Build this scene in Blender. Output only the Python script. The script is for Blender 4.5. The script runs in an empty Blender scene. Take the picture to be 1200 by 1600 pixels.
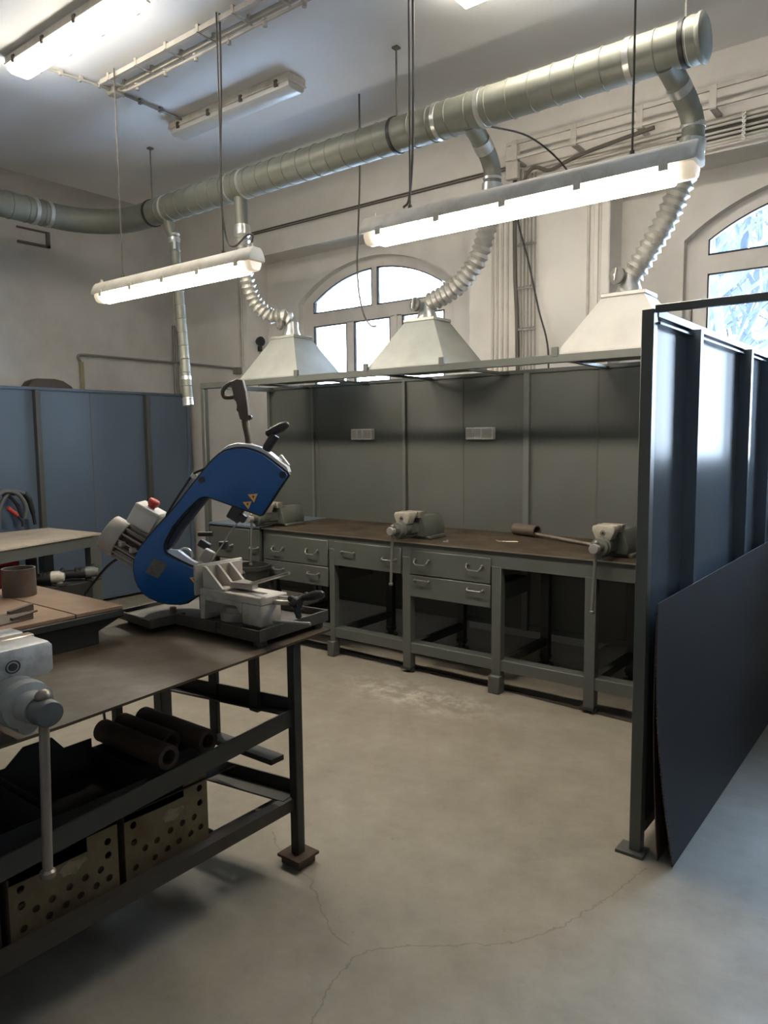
import bpy, bmesh, math, random
from mathutils import Vector, Matrix
random.seed(7)
SC = bpy.context.scene
COL = SC.collection
PI = math.pi

# ------------------------------------------------------------------ camera, world, exposure
cam_d = bpy.data.cameras.new('camera')
cam = bpy.data.objects.new('camera', cam_d)
COL.objects.link(cam)
SC.camera = cam
YAW, PITCH, ROLL = -0.659637, -0.1000695, -0.0101624
fw = Vector((math.sin(YAW)*math.cos(PITCH), math.cos(YAW)*math.cos(PITCH), math.sin(PITCH)))
r0 = Vector((math.cos(YAW), -math.sin(YAW), 0)); u0 = r0.cross(fw)
r1 = math.cos(ROLL)*r0 + math.sin(ROLL)*u0
u1 = -math.sin(ROLL)*r0 + math.cos(ROLL)*u0
cam.matrix_world = Matrix(((r1.x, u1.x, -fw.x, 0), (r1.y, u1.y, -fw.y, 0), (r1.z, u1.z, -fw.z, 1.6), (0, 0, 0, 1)))
cam_d.sensor_fit = 'VERTICAL'; cam_d.sensor_height = 24; cam_d.lens = 1161.28/1600*24
cam_d.clip_start = 0.02

SKY_STRENGTH = 17.0
LAMP_STRENGTH = 34.0
W = bpy.data.worlds.new('overcast_sky'); SC.world = W; W.use_nodes = True
nt = W.node_tree; nt.nodes.clear()
tc = nt.nodes.new('ShaderNodeTexCoord'); sp = nt.nodes.new('ShaderNodeSeparateXYZ')
rp = nt.nodes.new('ShaderNodeValToRGB'); bg = nt.nodes.new('ShaderNodeBackground'); wo = nt.nodes.new('ShaderNodeOutputWorld')
nt.links.new(tc.outputs['Generated'], sp.inputs[0]); nt.links.new(sp.outputs['Z'], rp.inputs[0])
rp.color_ramp.elements[0].position = 0.0; rp.color_ramp.elements[0].color = (0.72, 0.84, 1.0, 1)
rp.color_ramp.elements[1].position = 0.8; rp.color_ramp.elements[1].color = (0.55, 0.74, 1.0, 1)
nt.links.new(rp.outputs[0], bg.inputs[0]); bg.inputs[1].default_value = SKY_STRENGTH
nt.links.new(bg.outputs[0], wo.inputs[0])

SC.view_settings.view_transform = 'Standard'
SC.view_settings.look = 'None'
SC.view_settings.gamma = 1.0
SC.view_settings.use_curve_mapping = False
SC.view_settings.exposure = 1.12
SC.cycles.max_bounces = 8
SC.cycles.diffuse_bounces = 5
SC.cycles.glossy_bounces = 4
SC.cycles.transparent_max_bounces = 12
SC.cycles.caustics_reflective = False
SC.cycles.caustics_refractive = False

def portal(x0, x1, z0, z1, y):
    l = bpy.data.lights.new('window_portal', 'AREA'); l.shape = 'RECTANGLE'
    l.size = x1-x0; l.size_y = z1-z0; l.cycles.is_portal = True
    o = bpy.data.objects.new('window_portal', l); COL.objects.link(o)
    o.location = ((x0+x1)/2, y, (z0+z1)/2); o.rotation_euler = (-PI/2, 0, 0)
WIN_X = (-4.46, -0.69, 3.08, 6.85)
for wx in WIN_X:
    portal(wx-0.93, wx+0.93, 1.34, 3.3, 5.76)
SIDE_WIN_Y = ()      # windows in the side wall beyond the right edge of the photograph
def side_portal(y0, y1, z0, z1, x):
    l = bpy.data.lights.new('window_portal', 'AREA'); l.shape = 'RECTANGLE'
    l.size = z1-z0; l.size_y = y1-y0; l.cycles.is_portal = True
    o = bpy.data.objects.new('window_portal', l); COL.objects.link(o)
    o.location = (x, (y0+y1)/2, (z0+z1)/2); o.rotation_euler = (0, PI/2, 0)
for wy in SIDE_WIN_Y:
    side_portal(wy-0.95, wy+0.95, 1.1, 3.3, 8.82)

# ------------------------------------------------------------------ materials
def new_mat(name):
    m = bpy.data.materials.new(name); m.use_nodes = True
    return m, m.node_tree, m.node_tree.nodes['Principled BSDF']

def pmat(name, col, rough=0.5, metal=0.0, col2=None, scale=6.0, lo=0.45, hi=0.7, bump=0.0, bscale=60.0, detail=6.0, rough2=None, stretch=None, spec=0.5):
    m, t, b = new_mat(name)
    b.inputs['Base Color'].default_value = (*col, 1)
    b.inputs['Roughness'].default_value = rough
    b.inputs['Metallic'].default_value = metal
    b.inputs['Specular IOR Level'].default_value = spec
    c = t.nodes.new('ShaderNodeTexCoord')
    src = c.outputs['Object']
    if stretch:
        mp = t.nodes.new('ShaderNodeMapping'); mp.inputs['Scale'].default_value = stretch
        t.links.new(src, mp.inputs[0]); src = mp.outputs[0]
    if col2 is None: col2 = tuple(v*0.82 for v in col)
    n = t.nodes.new('ShaderNodeTexNoise'); n.inputs['Scale'].default_value = scale; n.inputs['Detail'].default_value = detail
    n.inputs['Roughness'].default_value = 0.62
    t.links.new(src, n.inputs['Vector'])
    r = t.nodes.new('ShaderNodeValToRGB')
    r.color_ramp.elements[0].position = lo; r.color_ramp.elements[0].color = (*col, 1)
    r.color_ramp.elements[1].position = hi; r.color_ramp.elements[1].color = (*col2, 1)
    t.links.new(n.outputs['Fac'], r.inputs[0]); t.links.new(r.outputs[0], b.inputs['Base Color'])
    if rough2 is not None:
        mr = t.nodes.new('ShaderNodeMapRange'); mr.inputs[1].default_value = lo; mr.inputs[2].default_value = hi
        mr.inputs[3].default_value = rough; mr.inputs[4].default_value = rough2
        t.links.new(n.outputs['Fac'], mr.inputs[0]); t.links.new(mr.outputs[0], b.inputs['Roughness'])
    if bump:
        n2 = t.nodes.new('ShaderNodeTexNoise'); n2.inputs['Scale'].default_value = bscale; n2.inputs['Detail'].default_value = 4
        t.links.new(src, n2.inputs['Vector'])
        bp = t.nodes.new('ShaderNodeBump'); bp.inputs['Strength'].default_value = bump; bp.inputs['Distance'].default_value = 0.004
        t.links.new(n2.outputs['Fac'], bp.inputs['Height']); t.links.new(bp.outputs[0], b.inputs['Normal'])
    return m

def emat(name, col, s):
    m, t, b = new_mat(name)
    b.inputs['Base Color'].default_value = (0.8, 0.8, 0.78, 1)
    b.inputs['Emission Color'].default_value = (*col, 1); b.inputs['Emission Strength'].default_value = s
    b.inputs['Roughness'].default_value = 0.4
    return m

M = {}
M['wall'] = pmat('wall_plaster', (0.66, 0.63, 0.585), 0.85, col2=(0.51, 0.475, 0.425), scale=1.3, lo=0.42, hi=0.78, bump=0.25, bscale=14)
M['wall_left'] = pmat('grimy_plaster', (0.60, 0.585, 0.56), 0.85, col2=(0.43, 0.41, 0.38), scale=1.1, lo=0.4, hi=0.72, bump=0.35, bscale=12)
M['ceiling'] = pmat('ceiling_paint', (0.85, 0.855, 0.87), 0.8, col2=(0.74, 0.74, 0.745), scale=0.8, lo=0.4, hi=0.8, bump=0.1, bscale=10)
M['snow'] = pmat('snow', (0.88, 0.9, 0.92), 0.8)
M['white'] = pmat('white_paint', (0.72, 0.71, 0.68), 0.5, col2=(0.6, 0.58, 0.54), scale=5)
M['pvc'] = pmat('window_frame_white', (0.66, 0.62, 0.57), 0.4, col2=(0.58, 0.54, 0.49), scale=3)
M['gasket'] = pmat('black_rubber', (0.02, 0.02, 0.022), 0.6)
M['steel'] = pmat('grey_green_enamel', (0.080, 0.085, 0.076), 0.38, col2=(0.064, 0.068, 0.061), scale=2.5, lo=0.4, hi=0.75)
M['screen'] = pmat('grey_green_sheet', (0.102, 0.106, 0.095), 0.55, col2=(0.068, 0.07, 0.059), scale=1.2, lo=0.35, hi=0.8)
M['screen_gloss'] = pmat('glossy_grey_sheet', (0.11, 0.135, 0.16), 0.25, col2=(0.095, 0.118, 0.14), scale=1.5, lo=0.35, hi=0.8, spec=0.035)
M['screen_daylit_blue'] = pmat('daylit_blue_sheet', (0.10, 0.138, 0.185), 0.36, col2=(0.078, 0.11, 0.152), scale=0.9, lo=0.35, hi=0.8, spec=0.6)  # left screen's grey with the blue of daylight mixed into the colour
M['raw_sheet'] = pmat('dark_rolled_sheet', (0.025, 0.032, 0.042), 0.45, col2=(0.027, 0.031, 0.037), scale=3, lo=0.4, hi=0.75, spec=0.25)
M['plate'] = pmat('worn_steel_plate', (0.066, 0.050, 0.032), 0.5, 0.0, col2=(0.028, 0.019, 0.012), scale=4.5, lo=0.38, hi=0.72, bump=0.06, bscale=40, rough2=0.62, spec=0.25)
M['plate_edge'] = pmat('bright_worn_edge', (0.3, 0.27, 0.23), 0.35, 0.7)
M['darksteel'] = pmat('dark_frame_paint', (0.026, 0.028, 0.024), 0.42, col2=(0.018, 0.017, 0.015), scale=5)
M['rust'] = pmat('rusty_steel', (0.075, 0.045, 0.028), 0.75, 0.2, col2=(0.035, 0.022, 0.016), scale=9, lo=0.35, hi=0.7, bump=0.2, bscale=50)
M['box'] = pmat('ochre_rusty_steel', (0.15, 0.112, 0.055), 0.6, 0.1, col2=(0.075, 0.042, 0.02), scale=7, lo=0.45, hi=0.75, bump=0.15, bscale=60)
M['black'] = pmat('black_plastic', (0.016, 0.016, 0.017), 0.42)
M['soot'] = pmat('black_tray', (0.009, 0.009, 0.008), 0.7)
M['galv'] = pmat('galvanised_steel', (0.225, 0.228, 0.19), 0.5, 0.35, col2=(0.17, 0.173, 0.145), scale=5, lo=0.35, hi=0.75, rough2=0.55)
M['galv_light'] = pmat('aluminium_tape', (0.66, 0.66, 0.63), 0.32, 0.85, col2=(0.5, 0.5, 0.47), scale=20, bump=0.5, bscale=40)
M['flex'] = pmat('flexible_aluminium', (0.44, 0.43, 0.39), 0.45, 0.55, col2=(0.34, 0.33, 0.30), scale=12)
M['hood'] = pmat('hood_sheet', (0.37, 0.38, 0.345), 0.45, 0.45, col2=(0.28, 0.29, 0.262), scale=3, lo=0.35, hi=0.75, rough2=0.5)
M['hood_near_lamp'] = pmat('hood_sheet_near_lamp', (0.34, 0.33, 0.305), 0.5, 0.3, col2=(0.29, 0.28, 0.26), scale=3)  # copy of the hood sheet, its colour toned for the lamp close by
M['blue'] = pmat('blue_enamel', (0.006, 0.085, 0.27), 0.33, col2=(0.005, 0.074, 0.235), scale=2)
M['blue_dark'] = pmat('dark_blue_enamel', (0.006, 0.014, 0.045), 0.5)
M['alu'] = pmat('cast_aluminium', (0.42, 0.42, 0.43), 0.42, 0.5, col2=(0.33, 0.33, 0.34), scale=14, bump=0.1)
M['cream'] = pmat('cream_casting', (0.42, 0.385, 0.325), 0.5, col2=(0.26, 0.225, 0.18), scale=9, lo=0.42, hi=0.75, bump=0.08)
M['offwhite'] = pmat('off_white_plastic', (0.55, 0.53, 0.48), 0.4, col2=(0.45, 0.43, 0.38), scale=8)
M['motor'] = pmat('motor_grey', (0.36, 0.33, 0.28), 0.5, col2=(0.24, 0.215, 0.175), scale=9)
M['red'] = pmat('red_plastic', (0.42, 0.04, 0.025), 0.4)
M['brightred'] = pmat('bright_red_plastic', (0.55, 0.008, 0.02), 0.4)
M['chrome'] = pmat('bare_steel', (0.5, 0.48, 0.44), 0.3, 0.85, col2=(0.36, 0.34, 0.31), scale=14)
M['rod'] = pmat('worn_steel_rod', (0.34, 0.29, 0.235), 0.35, 0.7, col2=(0.22, 0.17, 0.13), scale=10)
M['visegrey'] = pmat('vise_grey_paint', (0.25, 0.26, 0.25), 0.36, 0.2, col2=(0.17, 0.175, 0.165), scale=10, lo=0.4, hi=0.75, bump=0.08)
M['visedark'] = pmat('vise_green_grey', (0.10, 0.105, 0.09), 0.4, 0.1, col2=(0.07, 0.072, 0.06), scale=8)
M['jaw'] = pmat('worn_jaw_paint', (0.44, 0.41, 0.345), 0.42, 0.3, col2=(0.3, 0.27, 0.22), scale=20, lo=0.4, hi=0.7)
M['jaw_silver'] = pmat('chipped_silver_paint', (0.47, 0.475, 0.46), 0.4, 0.35, col2=(0.27, 0.275, 0.265), scale=22, lo=0.42, hi=0.66, bump=0.3, bscale=45)
M['hubcap'] = pmat('dark_grey_cap', (0.09, 0.10, 0.10), 0.5, 0.3)
M['firebrick'] = pmat('brown_board', (0.26, 0.165, 0.095), 0.75, col2=(0.17, 0.105, 0.062), scale=5, lo=0.35, hi=0.75)
M['board'] = pmat('pale_worn_board', (0.40, 0.34, 0.265), 0.6, col2=(0.27, 0.225, 0.17), scale=4, lo=0.4, hi=0.75)
M['traysteel'] = pmat('oily_brown_grey_steel', (0.07, 0.062, 0.052), 0.4, 0.15, col2=(0.035, 0.031, 0.027), scale=10)
M['stud'] = pmat('stud_enamel', (0.132, 0.137, 0.125), 0.38, col2=(0.108, 0.112, 0.102), scale=3)
M['handle'] = pmat('dull_bail_metal', (0.17, 0.165, 0.15), 0.4, 0.4)
M['rod_dark'] = pmat('dull_steel_bar', (0.20, 0.175, 0.145), 0.38, 0.5, col2=(0.13, 0.11, 0.088), scale=10)
M['patch'] = pmat('bare_worn_paint', (0.23, 0.185, 0.115), 0.6, col2=(0.12, 0.085, 0.045), scale=30)
M['railrust'] = pmat('dirty_brown_rail', (0.034, 0.029, 0.023), 0.55, col2=(0.05, 0.034, 0.022), scale=7)
M['tubebrown'] = pmat('brown_steel_tube', (0.12, 0.09, 0.07), 0.55, 0.3, col2=(0.075, 0.055, 0.042), scale=9)
M['lampbody'] = pmat('fixture_grey', (0.72, 0.67, 0.58), 0.5, col2=(0.55, 0.5, 0.42), scale=9)
M['lampoff'] = pmat('unlit_diffuser', (0.62, 0.62, 0.60), 0.3, col2=(0.54, 0.54, 0.52), scale=4)
M['lamp'] = emat('lit_tube_diffuser', (1.0, 0.90, 0.75), LAMP_STRENGTH)
M['lamp_ceiling'] = emat('lit_ceiling_diffuser', (1.0, 0.92, 0.78), LAMP_STRENGTH*0.55)
M['lamp_end'] = emat('lit_diffuser_end', (1.0, 0.80, 0.55), 0.25)
M['cable'] = pmat('grey_cable', (0.10, 0.09, 0.075), 0.6)
M['cableblack'] = pmat('black_cable', (0.015, 0.015, 0.016), 0.5)
M['greyhose'] = pmat('grey_hose', (0.10, 0.105, 0.10), 0.5)
M['conduit'] = pmat('painted_conduit', (0.50, 0.47, 0.42), 0.55, col2=(0.38, 0.35, 0.31), scale=6)
M['conduit_grey'] = pmat('grey_conduit', (0.27, 0.255, 0.235), 0.45, 0.3)
M['traydark'] = pmat('dark_grey_paint', (0.13, 0.125, 0.115), 0.7)  # plain dark grey for the wall strip, seams, rods and dampers
M['socket'] = pmat('socket_plastic', (0.80, 0.77, 0.69), 0.4, col2=(0.72, 0.69, 0.61), scale=8)
M['plastic_clear'] = pmat('milky_guard', (0.56, 0.58, 0.64), 0.3)
M['label'] = pmat('engraved_plate', (0.13, 0.135, 0.115), 0.5, 0.4, col2=(0.08, 0.08, 0.07), scale=60)
M['warn'] = pmat('warning_yellow', (0.80, 0.40, 0.09), 0.5)
M['warnblack'] = pmat('warning_black', (0.03, 0.02, 0.015), 0.5)
M['bark'] = pmat('dark_bark', (0.07, 0.085, 0.105), 0.9, col2=(0.052, 0.064, 0.082), scale=6)
M['brownhood'] = pmat('brown_leather', (0.075, 0.055, 0.042), 0.6)
M['greenhose'] = pmat('olive_pipe', (0.30, 0.27, 0.16), 0.5)

def glass_mat():
    m, t, b = new_mat('window_glass')
    t.nodes.remove(b)
    out = t.nodes['Material Output']
    tr = t.nodes.new('ShaderNodeBsdfTransparent'); gl = t.nodes.new('ShaderNodeBsdfGlossy'); mx = t.nodes.new('ShaderNodeMixShader')
    fr = t.nodes.new('ShaderNodeFresnel'); fr.inputs[0].default_value = 1.45
    gl.inputs['Roughness'].default_value = 0.02
    tr.inputs[0].default_value = (0.93, 0.96, 0.98, 1)
    t.links.new(fr.outputs[0], mx.inputs[0]); t.links.new(tr.outputs[0], mx.inputs[1]); t.links.new(gl.outputs[0], mx.inputs[2])
    t.links.new(mx.outputs[0], out.inputs[0])
    return m
M['glass'] = glass_mat()

def floor_mat():
    m, t, b = new_mat('worn_concrete_floor')
    L = t.links.new; N = t.nodes.new
    c = N('ShaderNodeTexCoord')
    sep = N('ShaderNodeSeparateXYZ'); L(c.outputs['Object'], sep.inputs[0])
    cmb = N('ShaderNodeCombineXYZ'); L(sep.outputs['X'], cmb.inputs[0]); L(sep.outputs['Y'], cmb.inputs[1])
    P = cmb.outputs[0]
    def noise(s, d=6, r=0.6, src=P):
        n = N('ShaderNodeTexNoise'); n.inputs['Scale'].default_value = s; n.inputs['Detail'].default_value = d; n.inputs['Roughness'].default_value = r
        L(src, n.inputs['Vector']); return n
    def ramp(f, a, b_, ca, cb):
        r = N('ShaderNodeValToRGB'); r.color_ramp.elements[0].position = a; r.color_ramp.elements[1].position = b_
        r.color_ramp.elements[0].color = (*ca, 1); r.color_ramp.elements[1].color = (*cb, 1); L(f, r.inputs[0]); return r.outputs[0]
    def mix(f, a, b_, mode='MIX'):
        x = N('ShaderNodeMixRGB'); x.blend_type = mode
        if isinstance(f, float): x.inputs[0].default_value = f
        else: L(f, x.inputs[0])
        for i, v in ((1, a), (2, b_)):
            if isinstance(v, tuple): x.inputs[i].default_value = (*v, 1)
            else: L(v, x.inputs[i])
        return x.outputs[0]
    base = ramp(noise(0.9, 8, 0.65).outputs['Fac'], 0.3, 0.72, (0.275, 0.247, 0.20), (0.19, 0.166, 0.13))
    fine = ramp(noise(7, 8, 0.7).outputs['Fac'], 0.3, 0.75, (1.12, 1.12, 1.12), (0.80, 0.79, 0.775))
    col = mix(1.0, base, fine, 'MULTIPLY')
    scuff = ramp(noise(3.2, 5, 0.75).outputs['Fac'], 0.66, 0.74, (0, 0, 0), (1, 1, 1))
    sm = N('ShaderNodeMath'); sm.operation = 'MULTIPLY'; sm.inputs[1].default_value = 0.42; L(scuff, sm.inputs[0])
    col = mix(sm.outputs[0], col, (0.15, 0.13, 0.11))
    speck = ramp(noise(26, 3, 0.6).outputs['Fac'], 0.70, 0.76, (0, 0, 0), (1, 1, 1))
    spm = N('ShaderNodeMath'); spm.operation = 'MULTIPLY'; spm.inputs[1].default_value = 0.4; L(speck, spm.inputs[0])
    col = mix(spm.outputs[0], col, (0.12, 0.10, 0.085))
    pale = ramp(noise(4.6, 7, 0.8).outputs['Fac'], 0.64, 0.74, (0, 0, 0), (1, 1, 1))
    plm = N('ShaderNodeMath'); plm.operation = 'MULTIPLY'; plm.inputs[1].default_value = 0.22; L(pale, plm.inputs[0])
    col = mix(plm.outputs[0], col, (0.42, 0.39, 0.34))
    # distance to a polyline of cracks
    warp = noise(16, 3, 0.6)
    w1 = N('ShaderNodeVectorMath'); w1.operation = 'SUBTRACT'; L(warp.outputs['Color'], w1.inputs[0]); w1.inputs[1].default_value = (0.5, 0.5, 0.5)
    w2 = N('ShaderNodeVectorMath'); w2.operation = 'SCALE'; L(w1.outputs[0], w2.inputs[0]); w2.inputs['Scale'].default_value = 0.06
    w3 = N('ShaderNodeVectorMath'); w3.operation = 'ADD'; L(P, w3.inputs[0]); L(w2.outputs[0], w3.inputs[1])
    fl = N('ShaderNodeVectorMath'); fl.operation = 'MULTIPLY'; L(w3.outputs[0], fl.inputs[0]); fl.inputs[1].default_value = (1, 1, 0)
    Q = fl.outputs[0]
    polys = [[(-1.20, 1.05), (-1.329, 1.366), (-1.383, 1.5), (-1.405, 1.628), (-1.388, 1.685), (-1.297, 1.782), (-1.169, 1.882), (-1.044, 1.987), (-0.971, 2.111), (-0.93, 2.244), (-0.881, 2.434), (-0.843, 2.657)],
             [(-2.145, 1.997), (-1.979, 1.888), (-1.79, 1.849), (-1.649, 1.747), (-1.508, 1.669), (-1.453, 1.653)]]
    dmin = None
    for pl in polys:
        for (ax, ay), (bx, by) in zip(pl, pl[1:]):
            ba = (bx-ax, by-ay, 0); ll = ba[0]**2+ba[1]**2
            s = N('ShaderNodeVectorMath'); s.operation = 'SUBTRACT'; L(Q, s.inputs[0]); s.inputs[1].default_value = (ax, ay, 0)
            d = N('ShaderNodeVectorMath'); d.operation = 'DOT_PRODUCT'; L(s.outputs[0], d.inputs[0]); d.inputs[1].default_value = tuple(v/ll for v in ba)
            cl = N('ShaderNodeClamp'); L(d.outputs['Value'], cl.inputs[0])
            sc = N('ShaderNodeVectorMath'); sc.operation = 'SCALE'; sc.inputs[0].default_value = ba; L(cl.outputs[0], sc.inputs['Scale'])
            e = N('ShaderNodeVectorMath'); e.operation = 'DISTANCE'; L(s.outputs[0], e.inputs[0]); L(sc.outputs[0], e.inputs[1])
            if dmin is None: dmin = e.outputs['Value']
            else:
                mn = N('ShaderNodeMath'); mn.operation = 'MINIMUM'; L(dmin, mn.inputs[0]); L(e.outputs['Value'], mn.inputs[1]); dmin = mn.outputs[0]
    cr = ramp(dmin, 0.0012, 0.004, (1, 1, 1), (0, 0, 0))
    cs = N('ShaderNodeMath'); cs.operation = 'MULTIPLY'; cs.inputs[1].default_value = 0.55; L(cr, cs.inputs[0])
    col = mix(cs.outputs[0], col, (0.09, 0.075, 0.06))
    # pale spilled dust in front of the bench
    ds = N('ShaderNodeVectorMath'); ds.operation = 'SUBTRACT'; L(P, ds.inputs[0]); ds.inputs[1].default_value = (-2.62, 3.66, 0)
    dm = N('ShaderNodeVectorMath'); dm.operation = 'MULTIPLY'; L(ds.outputs[0], dm.inputs[0]); dm.inputs[1].default_value = (1/0.75, 1/0.3, 0)
    dl = N('ShaderNodeVectorMath'); dl.operation = 'LENGTH'; L(dm.outputs[0], dl.inputs[0])
    mask = ramp(dl.outputs['Value'], 0.1, 1.0, (1, 1, 1), (0, 0, 0))
    dn = ramp(noise(9, 8, 0.75).outputs['Fac'], 0.45, 0.62, (0, 0, 0), (1, 1, 1))
    mm = N('ShaderNodeMath'); mm.operation = 'MULTIPLY'; L(mask, mm.inputs[0]); L(dn, mm.inputs[1])
    col = mix(mm.outputs[0], col, (0.46, 0.425, 0.36))
    L(col, b.inputs['Base Color'])
    b.inputs['Roughness'].default_value = 0.48
    rn = noise(2.2, 6)
    mr = N('ShaderNodeMapRange'); mr.inputs[1].default_value = 0.3; mr.inputs[2].default_value = 0.7; mr.inputs[3].default_value = 0.36; mr.inputs[4].default_value = 0.62
    L(rn.outputs['Fac'], mr.inputs[0]); L(mr.outputs[0], b.inputs['Roughness'])
    bn = noise(45, 4); bp = N('ShaderNodeBump'); bp.inputs['Strength'].default_value = 0.08; bp.inputs['Distance'].default_value = 0.004
    L(bn.outputs['Fac'], bp.inputs['Height']); L(bp.outputs[0], b.inputs['Normal'])
    return m
M['floor'] = floor_mat()

# ------------------------------------------------------------------ mesh helpers
class MB:
    def __init__(s): s.bm = bmesh.new()
    def face(s, pts):
        return s.bm.faces.new([s.bm.verts.new(p) for p in pts])
    def box(s, x0, x1, y0, y1, z0, z1, bev=0.0, seg=1):
        return s.obox(((x0+x1)/2, (y0+y1)/2, (z0+z1)/2), (x1-x0, y1-y0, z1-z0), None, bev, seg)
    def obox(s, c, size, R=None, bev=0.0, seg=1):
        hx, hy, hz = (abs(v)/2 for v in size); c = Vector(c)
        vs = []
        for sx, sy, sz in ((-1, -1, -1), (1, -1, -1), (1, 1, -1), (-1, 1, -1), (-1, -1, 1), (1, -1, 1), (1, 1, 1), (-1, 1, 1)):
            p = Vector((sx*hx, sy*hy, sz*hz))
            if R is not None: p = R @ p
            vs.append(s.bm.verts.new(c+p))
        fs = [s.bm.faces.new([vs[i] for i in f]) for f in ((3, 2, 1, 0), (4, 5, 6, 7), (0, 1, 5, 4), (1, 2, 6, 5), (2, 3, 7, 6), (3, 0, 4, 7))]
        if bev > 0:
            es = list({e for f in fs for e in f.edges})
            bmesh.ops.bevel(s.bm, geom=es, offset=min(bev, 0.45*min(2*hx, 2*hy, 2*hz)), segments=seg, affect='EDGES', profile=0.5)
        return s
    def bar(s, p, q, w, h, up=(0, 0, 1), bev=0.0):
        p = Vector(p); q = Vector(q); d = (q-p); L = d.length; d.normalize()
        a = Vector(up).cross(d)
        if a.length < 1e-6: a = Vector((1, 0, 0))
        a.normalize(); b = d.cross(a)
        R = Matrix((d, a, b)).transposed()
        return s.obox((p+q)/2, (L, w, h), R, bev)
    def ring(s, c, a, b, r, n):
        return [s.bm.verts.new(c + (math.cos(2*PI*i/n)*a + math.sin(2*PI*i/n)*b)*r) for i in range(n)]
    def skin(s, rings, close=False):
        n = len(rings[0])
        pairs = list(zip(rings, rings[1:]))
        if close: pairs.append((rings[-1], rings[0]))
        for A, B in pairs:
            for i in range(n):
                s.bm.faces.new((A[i], A[(i+1) % n], B[(i+1) % n], B[i]))
    def tube(s, pts, r, n=10, cap=True, ends=None):
        pts = [Vector(p) for p in pts]
        rs = r if isinstance(r, (list, tuple)) else [r]*len(pts)
        rings = []; a = None
        for i, p in enumerate(pts):
            d = (pts[min(i+1, len(pts)-1)] - pts[max(i-1, 0)]).normalized()
            if a is None:
                a = d.orthogonal().normalized()
            else:
                a = (a - d*a.dot(d))
                a = a.normalized() if a.length > 1e-6 else d.orthogonal().normalized()
            b = d.cross(a)
            rings.append(s.ring(p, a, b, rs[i], n))
        s.skin(rings)
        if cap:
            s.bm.faces.new(list(reversed(rings[0]))); s.bm.faces.new(rings[-1])
        return s
    def cyl(s, p, q, r, n=16, r2=None):
        return s.tube([p, q], [r, r if r2 is None else r2], n)
    def lathe(s, base, axis, prof, n=24, close=False):
        base = Vector(base); ax = Vector(axis).normalized(); a = ax.orthogonal().normalized(); b = ax.cross(a)
        rings = [s.ring(base+ax*t, a, b, max(r, 1e-4), n) for t, r in prof]
        s.skin(rings, close)
        if not close:
            s.bm.faces.new(list(reversed(rings[0]))); s.bm.faces.new(rings[-1])
        return s
    def pipe(s, p, q, ro, ri, n=20):
        p = Vector(p); q = Vector(q); L = (q-p).length
        return s.lathe(p, q-p, [(0, ri), (0, ro), (L, ro), (L, ri)], n, close=True)
    def prism(s, pts, vec, bev=0.0):
        vec = Vector(vec); A = [s.bm.verts.new(p) for p in pts]; B = [s.bm.verts.new(Vector(p)+vec) for p in pts]
        n = len(pts); f1 = s.bm.faces.new(list(reversed(A))); f2 = s.bm.faces.new(B)
        fs = [f1, f2]
        for i in range(n): fs.append(s.bm.faces.new((A[i], A[(i+1) % n], B[(i+1) % n], B[i])))
        if bev > 0:
            es = list({e for f in (f1, f2) for e in f.edges})
            bmesh.ops.bevel(s.bm, geom=es, offset=bev, segments=2, affect='EDGES', profile=0.5)
        return s
    def sph(s, c, r, n=12):
        m = Matrix.Translation(Vector(c))
        bmesh.ops.create_uvsphere(s.bm, u_segments=n, v_segments=max(6, n//2+1), radius=r, matrix=m)
        return s

ORI = {}
def link_mesh(name, mb, mat, origin=Vector((0, 0, 0)), sharp=38):
    bm = mb.bm
    bmesh.ops.recalc_face_normals(bm, faces=bm.faces)
    me = bpy.data.meshes.new(name)
    bm.to_mesh(me); bm.free()
    me.transform(Matrix.Translation(-origin))
    me.materials.append(mat)
    me.polygons.foreach_set('use_smooth', [True]*len(me.polygons))
    me.set_sharp_from_angle(angle=math.radians(sharp))
    o = bpy.data.objects.new(name, me); COL.objects.link(o)
    return o

def part(name, mb, mat, parent, label=None, sharp=38):
    og = ORI[parent.name]
    o = link_mesh(name, mb, mat, og, sharp); o.parent = parent; ORI[o.name] = og
    if label: o['label'] = label
    return o

def tag(o, label=None, cat=None, group=None, kind=None):
    if label: o['label'] = label
    if cat: o['category'] = cat
    if group: o['group'] = group
    if kind: o['kind'] = kind
    return o

def thing(name, label, cat, loc=(0, 0, 0), group=None, kind=None):
    o = bpy.data.objects.new(name, None); COL.objects.link(o); o.location = loc; o.empty_display_size = 0.1
    ORI[o.name] = Vector(loc)
    return tag(o, label, cat, group, kind)

def solo(name, mb, mat, label, cat, loc=(0, 0, 0), group=None, kind=None, sharp=38):
    loc = Vector(loc)
    o = link_mesh(name, mb, mat, loc, sharp); o.location = loc; ORI[o.name] = loc
    return tag(o, label, cat, group, kind)

def struct(name, mb, mat, label, cat, sharp=38):
    return solo(name, mb, mat, label, cat, kind='structure', sharp=sharp)

def copy_tree(o, parent=None):
    c = o.copy(); COL.objects.link(c); c.parent = parent
    for ch in list(o.children): copy_tree(ch, c)
    return c

def catmull(pts, n=8):
    P = [Vector(p) for p in pts]; P = [P[0]*2-P[1]] + P + [P[-1]*2-P[-2]]
    out = []
    for i in range(1, len(P)-2):
        for k in range(n):
            t = k/n; a, b, c, d = P[i-1], P[i], P[i+1], P[i+2]
            out.append(0.5*((2*b) + (c-a)*t + (2*a-5*b+4*c-d)*t*t + (3*b-a-3*c+d)*t**3))
    out.append(P[-2]); return out

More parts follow.
